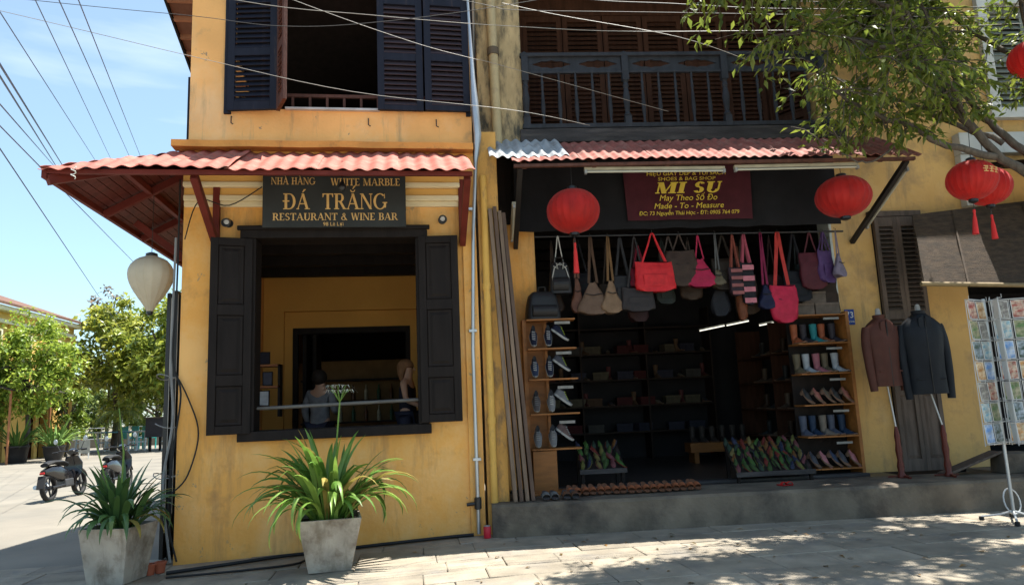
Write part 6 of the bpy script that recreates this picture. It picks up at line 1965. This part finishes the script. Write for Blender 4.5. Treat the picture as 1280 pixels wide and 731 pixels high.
# ------------------------------------------------------------------ motorbikes
def motorbike(label, loc, rz, body_c):
    t = thing('motorbike', label, 'motorbike', loc, rz, group='motorbikes parked in the side street')
    bm_c = mat('bike_paint_%s' % label[:4], body_c, .25, .05, 4, 0, coat=.5)
    def torus(R0, r0, cx):
        q = MB()
        n = 28
        rings = [[(cx + (R0 + r0 * math.cos(b)) * math.cos(a), r0 * 1.1 * math.sin(b), R0 + r0 + (R0 + r0 * math.cos(b)) * math.sin(a)) for b in [2 * PI * j / 10 for j in range(10)]] for a in [2 * PI * i / n for i in range(n + 1)]]
        return q.loft(rings, cap=False)
    for cx in (-.60, .62):
        w_ = torus(.235, .048, cx).build('wheel', rubber, t, True)
        q = MB()
        for k in range(5):
            a = 2 * PI * k / 5
            q.bar((cx, 0, .283), (cx + .2 * math.cos(a), 0, .283 + .2 * math.sin(a)), .03, .02)
        q.tube([(cx, -.05, .283), (cx, .05, .283)], .05, 10)
        q.build('rim', mat('dark_alloy', (.08, .08, .085), .35, metal=.8), w_)
    q = MB()   # body from seat tail to leg shield
    prof = [(-.78, .58, .66, .06), (-.55, .50, .74, .10), (-.25, .40, .74, .12), (.0, .34, .66, .11), (.2, .30, .54, .09), (.36, .34, .60, .07)]
    rings = []
    for x, z0, z1, w_ in prof:
        rings.append([(x, w_ * math.copysign(abs(math.cos(a)) ** .7, math.cos(a)), (z0 + z1) / 2 + (z1 - z0) / 2 * math.sin(a)) for a in [2 * PI * i / 14 for i in range(14)]])
    q.loft(rings); q.build('body', bm_c, t, True)
    q = MB(); rings = []
    for x, z, w_ in ((-.72, .76, .08), (-.5, .80, .12), (-.2, .79, .13), (.05, .74, .10), (.14, .72, .05)):
        rings.append([(x, w_ * math.cos(a), z + .045 * math.sin(a)) for a in [2 * PI * i / 12 for i in range(12)]])
    q.loft(rings); q.build('seat', rubber, t, True)
    q = MB(); rings = []
    for x, z, w_ in ((.30, .34, .10), (.40, .52, .20), (.44, .72, .20), (.40, .88, .13)):
        rings.append([(x, -w_, z), (x + .05, 0, z + .01), (x, w_, z), (x - .02, w_, z), (x + .03, 0, z), (x - .02, -w_, z)])
    q.loft(rings); q.build('leg_shield', bm_c, t, True)
    q = MB(); rings = []
    for x, h_, w_ in ((.34, .05, .08), (.42, .09, .13), (.50, .07, .10), (.54, .03, .05)):
        rings.append([(x, w_ * math.cos(a), .97 + h_ * math.sin(a)) for a in [2 * PI * i / 12 for i in range(12)]])
    q.loft(rings); hd = q.build('headlamp_cowl', bm_c, t, True)
    q = MB(); q.lathe([(0, .0), (.06, .0), (.05, .03), (0, .04)], n=12); q.xf(Matrix.Translation((.53, 0, .97)) @ Matrix.Rotation(PI / 2, 4, 'Y')); q.build('headlamp', mat('headlamp_glass', (.6, .6, .6), .1, spec=.8), hd, True)
    q = MB(); q.tube([(.30, -.36, 1.0), (.36, -.2, 1.02), (.40, 0, .99), (.36, .2, 1.02), (.30, .36, 1.0)], .014, 8); q.build('handlebar', black_met, t, True)
    for sg in (-1, 1):
        q = MB(); q.tube([(.30, sg * .25, 1.0), (.30, sg * .37, 1.0)], .02, 8); q.build('grip', rubber, t, True)
        q = MB(); q.tube([(.35, sg * .22, 1.02), (.36, sg * .30, 1.20)], .007, 6); m2 = q.build('mirror_stem', black_met, t, True)
        q = MB(); q.lathe([(0, -.012), (.055, -.008), (.06, .008), (0, .012)], n=14, sy=.7); q.xf(Matrix.Translation((.36, sg * .32, 1.24)) @ Matrix.Rotation(PI / 2, 4, 'Y')); q.build('mirror', grey_met, m2, True)
        q = MB(); q.tube([(.62, sg * .055, .29), (.50, sg * .055, .66)], .022, 8); q.build('fork', grey_met, t, True)
    q = MB(); q.tube([(.50, 0, .62), (.42, 0, .98)], .028, 8); q.build('steering_column', black_met, t, True)
    q = MB(); rings = []
    for a in [R(20 + 14 * i) for i in range(11)]:
        c_, s_ = math.cos(a), math.sin(a)
        rings.append([(.62 + .31 * c_, -.06, .283 + .31 * s_), (.62 + .33 * c_, 0, .283 + .33 * s_), (.62 + .31 * c_, .06, .283 + .31 * s_)])
    q.loft(rings, cap=False, closed=False); q.build('front_mudguard', bm_c, t, True)
    q = MB(); q.box(-.12, .22, -.11, .11, .24, .42); q.build('engine', mat('engine_grey', (.10, .10, .105), .4, metal=.6), t, bevel=.03)
    q = MB(); q.tube([(.1, .13, .25), (-.3, .14, .24), (-.45, .15, .28), (-.82, .15, .34)], [.02, .02, .045, .045], 10); q.build('exhaust', grey_met, t, True)
    q = MB(); q.tube([(-.62, 0, .30), (-.55, .10, .55)], .025, 8); q.build('shock_absorber', grey_met, t, True)
    q = MB(); q.tube([(-.60, -.08, .283), (.0, -.08, .3)], .025, 8); q.build('swing_arm', black_met, t, True)
    q = MB(); q.box(-.83, -.79, -.05, .05, .57, .62); q.build('tail_lamp', mat('red_lens', (.4, .02, .02), .2), t, bevel=.015)
    q = MB(); q.loft([[(-.82, -.08, .54), (-.82, .08, .54), (-.81, .08, .55), (-.81, -.08, .55)], [(-.93, -.07, .30), (-.93, .07, .30), (-.92, .07, .31), (-.92, -.07, .31)]]); q.build('rear_mudguard', rubber, t)
    q = MB(); q.tube([(-.1, .1, .3), (-.16, .24, .0)], .012, 6); q.build('side_stand', black_met, t, True)
    t.rotation_euler.x = R(-6)
    return t
motorbike('dark motorbike parked in the side street, left of the two', (-7.40, 8.7, G0), R(86), (.010, .009, .010))
motorbike('grey motorbike parked close behind the dark one', (-6.85, 10.2, G0), R(92), (.014, .015, .018))

# ------------------------------------------------------------------ people inside the restaurant
skin_m = mat('skin', (.42, .24, .16), .55, .06, 8, .03)
def person(label, loc, rz, top_c, hair_c, joints, pants=(.03, .03, .05), long_hair=True, sleeves=False):
    t = thing('person', label, 'person', loc, rz)
    V = ['pelvis', 'waist', 'chest', 'neck', 'head', 'crown', 'ls', 'le', 'lw', 'lh', 'rs', 're', 'rw', 'rh', 'lhip', 'lk', 'la', 'lt', 'rhip', 'rk', 'ra', 'rt']
    base = dict(pelvis=((0, 0, .95), .13), waist=((0, 0, 1.10), .11), chest=((0, .0, 1.32), .13), neck=((0, .0, 1.47), .05), head=((0, -.015, 1.58), .085), crown=((0, 0, 1.67), .07),
                ls=((-.17, 0, 1.40), .055), le=((-.24, .02, 1.14), .042), lw=((-.22, -.10, .93), .03), lh=((-.21, -.15, .86), .035), rs=((.17, 0, 1.40), .055), re=((.24, .02, 1.14), .042), rw=((.22, -.10, .93), .03), rh=((.21, -.15, .86), .035),
                lhip=((-.10, 0, .88), .09), lk=((-.11, -.02, .48), .06), la=((-.11, .02, .08), .04), lt=((-.12, -.14, .03), .035), rhip=((.10, 0, .88), .09), rk=((.11, -.02, .48), .06), ra=((.11, .02, .08), .04), rt=((.12, -.14, .03), .035))
    for k, p in joints.items():
        base[k] = (p, base[k][1])
    E_ = [('pelvis', 'waist'), ('waist', 'chest'), ('chest', 'neck'), ('neck', 'head'), ('head', 'crown'), ('chest', 'ls'), ('ls', 'le'), ('le', 'lw'), ('lw', 'lh'), ('chest', 'rs'), ('rs', 're'), ('re', 'rw'), ('rw', 'rh'), ('pelvis', 'lhip'), ('lhip', 'lk'), ('lk', 'la'), ('la', 'lt'), ('pelvis', 'rhip'), ('rhip', 'rk'), ('rk', 'ra'), ('ra', 'rt')]
    def skin(names, grow, m, name, extra=()):
        names = [n for n in V if n in names]
        vs = [base[n][0] for n in names]
        es = [(names.index(a), names.index(b)) for a, b in E_ if a in names and b in names]
        rad = [base[n][1] + grow for n in names]
        for par, p, r0 in extra:
            i = names.index(par) if isinstance(par, str) else par
            vs.append(p); rad.append(r0); es.append((i, len(vs) - 1))
        me = bpy.data.meshes.new(name)
        me.from_pydata(vs, es, [])
        o = bpy.data.objects.new(name, me)
        COL.objects.link(o)
        sk = o.modifiers.new('skin', 'SKIN')
        ly = me.skin_vertices[0] if me.skin_vertices else None
        if ly:
            for i, r0 in enumerate(rad):
                ly.data[i].radius = (r0, r0)
            ly.data[0].use_root = True
        sk.use_smooth_shade = True
        ss = o.modifiers.new('sub', 'SUBSURF'); ss.levels = 2; ss.render_levels = 2
        dg = bpy.context.evaluated_depsgraph_get()
        m2 = bpy.data.meshes.new_from_object(o.evaluated_get(dg))
        COL.objects.unlink(o); bpy.data.objects.remove(o)
        m2.materials.clear(); m2.materials.append(m)
        ob = bpy.data.objects.new(name, m2); COL.objects.link(ob); ob.parent = t
        return ob
    fing = []
    for h, w_ in (('lh', 'lw'), ('rh', 'rw')):
        p, w0 = Vector(base[h][0]), Vector(base[w_][0])
        d = (p - w0).normalized()
        sd = d.cross(Vector((0, 0, 1)))
        sd = sd.normalized() if sd.length > .1 else Vector((1, 0, 0))
        for j, (o_, l_) in enumerate(((-.026, .062), (-.009, .075), (.009, .07), (.026, .055))):
            fing.append((h, tuple(p + sd * o_ + d * l_ + Vector((0, 0, -.012))), .009))
        fing.append((h, tuple(p + sd * (.045 if h == 'lh' else -.045) + d * .015), .010))
    skin(V, 0, skin_m, 'body', fing)
    tops = ['pelvis', 'waist', 'chest', 'ls', 'rs', 'lhip', 'rhip'] + (['le', 're', 'lw', 'rw'] if sleeves else [])
    skin(tops, .014, cloth(top_c), 'top')
    skin(['pelvis', 'lhip', 'lk', 'la', 'rhip', 'rk', 'ra'], .012, cloth(pants), 'trousers')
    hx, hy, hz = base['head'][0]
    q = MB(); rings = []
    for j in range(9):
        a = PI * j / 8
        rings.append([((.105 * math.sin(a) + .004) * math.cos(b) + hx, (.115 * math.sin(a) + .004) * math.sin(b) + hy + .03 + (.02 if math.sin(b) > 0 else 0), hz + .05 + .115 * math.cos(a) * (1 if a < PI / 2 or not long_hair else 2.0 * (math.sin(b) > -.3) + .2)) for b in [2 * PI * i / 16 for i in range(16)]])
    q.loft(rings); q.build('hair', cloth(hair_c), t, True)
    q = MB(); q.tube([(hx, hy - .085, hz + .03), (hx, hy - .11, hz - .005), (hx, hy - .085, hz - .01)], [.008, .014, .01], 6); q.build('nose', skin_m, t, True)
    for sg in (-1, 1):
        q = MB(); q.lathe([(0, -.008), (.011, -.004), (.011, .004), (0, .008)], (hx + sg * .032, hy - .082, hz + .025), 8); q.build('eye', cloth((.03, .02, .02)), t, True)
    q = MB(); q.tube([(hx - .022, hy - .085, hz - .04), (hx, hy - .093, hz - .042), (hx + .022, hy - .085, hz - .04)], .006, 6); q.build('mouth', cloth((.25, .07, .06)), t, True)
    return t
person('long-haired person in a dark sleeveless top behind the right side of the window rail', (0.0, 2.2, 0.52), R(70), (.012, .012, .02), (.20, .10, .05), dict(lw=(-.10, -.28, 1.02), lh=(-.06, -.33, 1.0), le=(-.24, -.06, 1.14), rw=(.12, -.28, 1.02), rh=(.09, -.33, 1.01)))
person('dark-haired person in a white shirt seen from behind through the window', (-1.28, 2.4, 0.42), R(160), (.16, .16, .17), (.02, .015, .012), dict(lw=(-.15, -.26, 1.10), lh=(-.12, -.32, 1.10)), long_hair=False, sleeves=True)
# raised bar floor under them, a counter and shelves
MB().box(-2.3, 0.795, 1.9, 3.45, .02, .42).build('bar_floor', mat('brown_floor_tile', (0.16, 0.08, 0.05)), B)
o = thing('bar_stool_step', 'low dark step behind the window where one person stands', 'step', (0.0, 2.2, .42)); MB().box(-.35, .35, -.35, .35, 0, .1).build('tread', dark_wood, o, bevel=.01)
t = thing('bar_counter', 'dark counter with pale front panels behind the window rail', 'counter', (-.35, 1.6, .02))
MB().box(-1.0, 1.1, -.2, .2, 0, 1.26).build('body', mat('counter_dark', (.05, .04, .035), .6), t)
for x in (-.55, .05, .65):
    MB().box(x, x + .42, -.215, -.20, .35, 1.20).build('panel', mat('counter_pale', (.12, .11, .10), .7), t)
t = thing('wall_shelf', 'small wooden shelf with framed photographs on the left inside wall', 'shelf', (-2.05, 2.0, 1.5))
for z in (.12, .40, .70):
    MB().box(-.25, .28, -.12, .12, z, z + .03).build('shelf_board', mat('shelf_rust', (.22, .08, .03), .6), t)
MB().box(-.25, -.22, -.12, .12, 0, 1.0).build('upright', dark_wood, t); MB().box(.25, .28, -.12, .12, 0, .73).build('upright', dark_wood, t)
for i, (x, z, w_, h_, c_) in enumerate(((-.14, .73, .13, .13, (.5, .5, .5)), (.05, .73, .16, .18, (.02, .02, .03)), (-.12, .43, .12, .18, (.3, .25, .2)), (.10, .43, .14, .2, (.06, .06, .08)), (-.02, .15, .30, .22, (.4, .4, .42)))):
    o = thing('picture_frame', f'framed photograph on the inside wall shelf, {("top left", "top right", "middle left", "middle right", "large one at the bottom")[i]}', 'picture frame', (-2.05 + x, 1.95, 1.5 + z + .0005), group='frames on the inside shelf')
    MB().box(-w_ / 2, w_ / 2, 0, .02, 0, h_).build('frame', dark_wood, o); MB().box(-w_ / 2 + .015, w_ / 2 - .015, -.003, -.0005, .015, h_ - .015).build('picture', cloth(c_, .3), o)
t = thing('bottle_shelf', 'dim bottle shelves beyond the inner doorway', 'shelf', (-.9, 5.6, .42))
MB().box(-1.2, 1.2, .2, .25, 0, 2.1).build('back', mat('dim_ochre', (.16, .09, .035), .8), t)  # ochre wall colour darkened for the dim back room
for z in (.9, 1.3, 1.7):
    MB().box(-1.1, 1.1, -.1, .2, z, z + .03).build('shelf_board', dark_wood, t)
bp_ = MB(); bp_.lathe([(0, 0), (.035, 0), (.037, .17), (.014, .23), (.014, .29), (0, .29)], n=10); bme = bp_.mesh('bottle', white_pl, True)
for i, z in enumerate((.93, 1.33)):
    for k in range(8):
        o = bpy.data.objects.new('bottle', bme); COL.objects.link(o); o.location = (-1.75 + .24 * k, 5.63, .42 + z)
        o.material_slots[0].link = 'OBJECT'; o.material_slots[0].material = cloth(((.02, .05, .02), (.08, .03, .01), (.25, .22, .15))[(i + k) % 3], .2)
        tag(o, f'dim wine bottle beyond the inner doorway, {ORD[k]} on the {("lower", "upper")[i]} shelf', 'bottle', 'wine bottles')

# ------------------------------------------------------------------ overhead wires
wire_b = mat('black_wire', (.03, .03, .03), .6, .1)
wire_g = mat('pale_wire', (.22, .21, .19), .5, .1)
W_ = [
    ('pale wire crossing the restaurant upper wall below the shutters', [(-9, -1.0, 6.9), (-4.15, -1, 5.81), (-2.27, -1, 5.37), (-.55, -1, 5.0), (1.23, -1, 4.82), (2.35, -.2, 4.98)], .008, wire_g),
    ('pale wire crossing the open upper window and the balcony', [(-4, -1.2, 6.4), (-1.76, -1.2, 5.92), (-.28, -1.2, 5.80), (1.24, -1.2, 5.73), (3.22, -1.2, 5.74), (7.81, -1.2, 6.02), (12, -1.2, 6.5)], .009, wire_g),
    ('wire slanting down from the upper window to the balcony balusters', [(-3.4, -.9, 7.0), (-1.21, -.9, 6.13), (.1, -.9, 5.67), (.82, -.9, 5.48), (1.13, -.9, 5.41), (3.33, -.4, 5.1)], .008, wire_g),
    ('dark wire sagging across the upper shutters', [(-9, -1.3, 6.2), (-3.71, -1.3, 5.77), (-2.15, -1.3, 5.66), (-1.28, -1.3, 5.58), (-.35, -1.3, 5.65), (1.24, -1.3, 5.94), (4, -1.3, 6.6)], .008, wire_b),
    ('short bright wire over the balcony louvres', [(1.2, -.8, 6.25), (1.9, -.8, 6.12), (3.39, -.8, 5.89), (4.6, -.3, 5.85)], .010, wire_g),
    ('dark wire along the top of the balcony louvres', [(-1, -1, 6.45), (.91, -1, 6.11), (1.35, -1, 6.05), (3.0, -1, 6.09), (8.04, -1, 6.23), (12, -1, 6.5)], .009, wire_b),
    ('thick grey cable passing above the balcony into the tree', [(1.0, -1.1, 6.3), (2.17, -1.1, 6.16), (3.13, -1.1, 6.15), (4.83, -1.1, 6.15), (7.96, -1.1, 6.32), (12, -1.1, 6.6)], .016, wire_b),
    ('dark wire passing through the tree crown above the neighbour window', [(1.0, -1.15, 6.35), (4.8, -1.15, 6.22), (7.96, -1.15, 6.42), (12, -1.15, 6.7)], .009, wire_b),
]
for lab, pts, r_, m_ in W_:
    cable(lab, smooth(pts, 6), r_ * .42, m_, name='overhead_wire', cat='wire', group='overhead wires')
SKY = [((-3.61, 5.24), (-7.28, 7.73)), ((-3.32, 5.37), (-6.94, 7.79)), ((-3.12, 5.38), (-6.53, 7.87)), ((-2.95, 5.38), (-6.28, 7.88)), ((-3.57, 4.72), (-8.03, 7.66)), ((-3.57, 4.62), (-8.17, 7.64)), ((-3.55, 4.35), (-8.2, 7.6)), ((-3.54, 4.15), (-6.31, 5.22)), ((-3.52, 3.93), (-7.1, 4.52))]
place = ['third from top at the left edge of the sky', 'leftmost of those leaving the top of the sky', 'second of those leaving the top of the sky', 'rightmost of those leaving the top of the sky', 'upper strand of the dark bundle', 'lower strand of the dark bundle', 'just below the dark bundle', 'passing behind the ivory lantern', 'lowest of all, running to the trees']
for i, (a, b) in enumerate(SKY):
    a3, b3 = Vector((a[0], -2, a[1])), Vector((b[0], 9, b[1]))
    d = (b3 - a3)
    cable('thin street wire against the sky, ' + place[i], [a3 - d * .6, b3 + d * 1.2], (.0055, .005, .0055, .0055, .011, .010, .007, .006, .006)[i], mat('sky_wire', (.10, .12, .18), .6), name='overhead_wire', sag=0.0, cat='wire', group='street wires against the sky')
t = thing('wire_anchor', 'white wire wound round the awning corner', 'wire', (-3.30, -1.05, 4.06))
q = MB(); q.tube([(.022 * math.cos(a), -.06 + .02 * math.sin(a), .02 - .009 * a) for a in [i * .6 for i in range(24)]], .005, 5); q.build('winding', white_pl, t, True)

# ------------------------------------------------------------------ fallen leaves on the paving
fl = MB()
fr_ = random.Random(12)
for i in range(150):
    x, y_ = fr_.uniform(-2.5, 8.5), fr_.uniform(-3.8, -0.45)
    if x < 1.0 and fr_.random() < .6:
        continue
    a = fr_.uniform(0, 2 * PI)
    add_leaf(fl, Vector((x, y_, zf(x) + .009)), Vector((math.cos(a), math.sin(a), fr_.uniform(-.05, .12))), Vector((fr_.uniform(-.2, .2), fr_.uniform(-.2, .2), 1)), fr_.uniform(.05, .10), fr_.uniform(.02, .04))
o = fl.build('fallen_leaves', leaf_mat('dry_leaf', (.15, .10, .035), .2), fix=False)
o['kind'] = 'stuff'
o['label'] = 'dry fallen leaves scattered on the paving stones'
o['category'] = 'leaves'
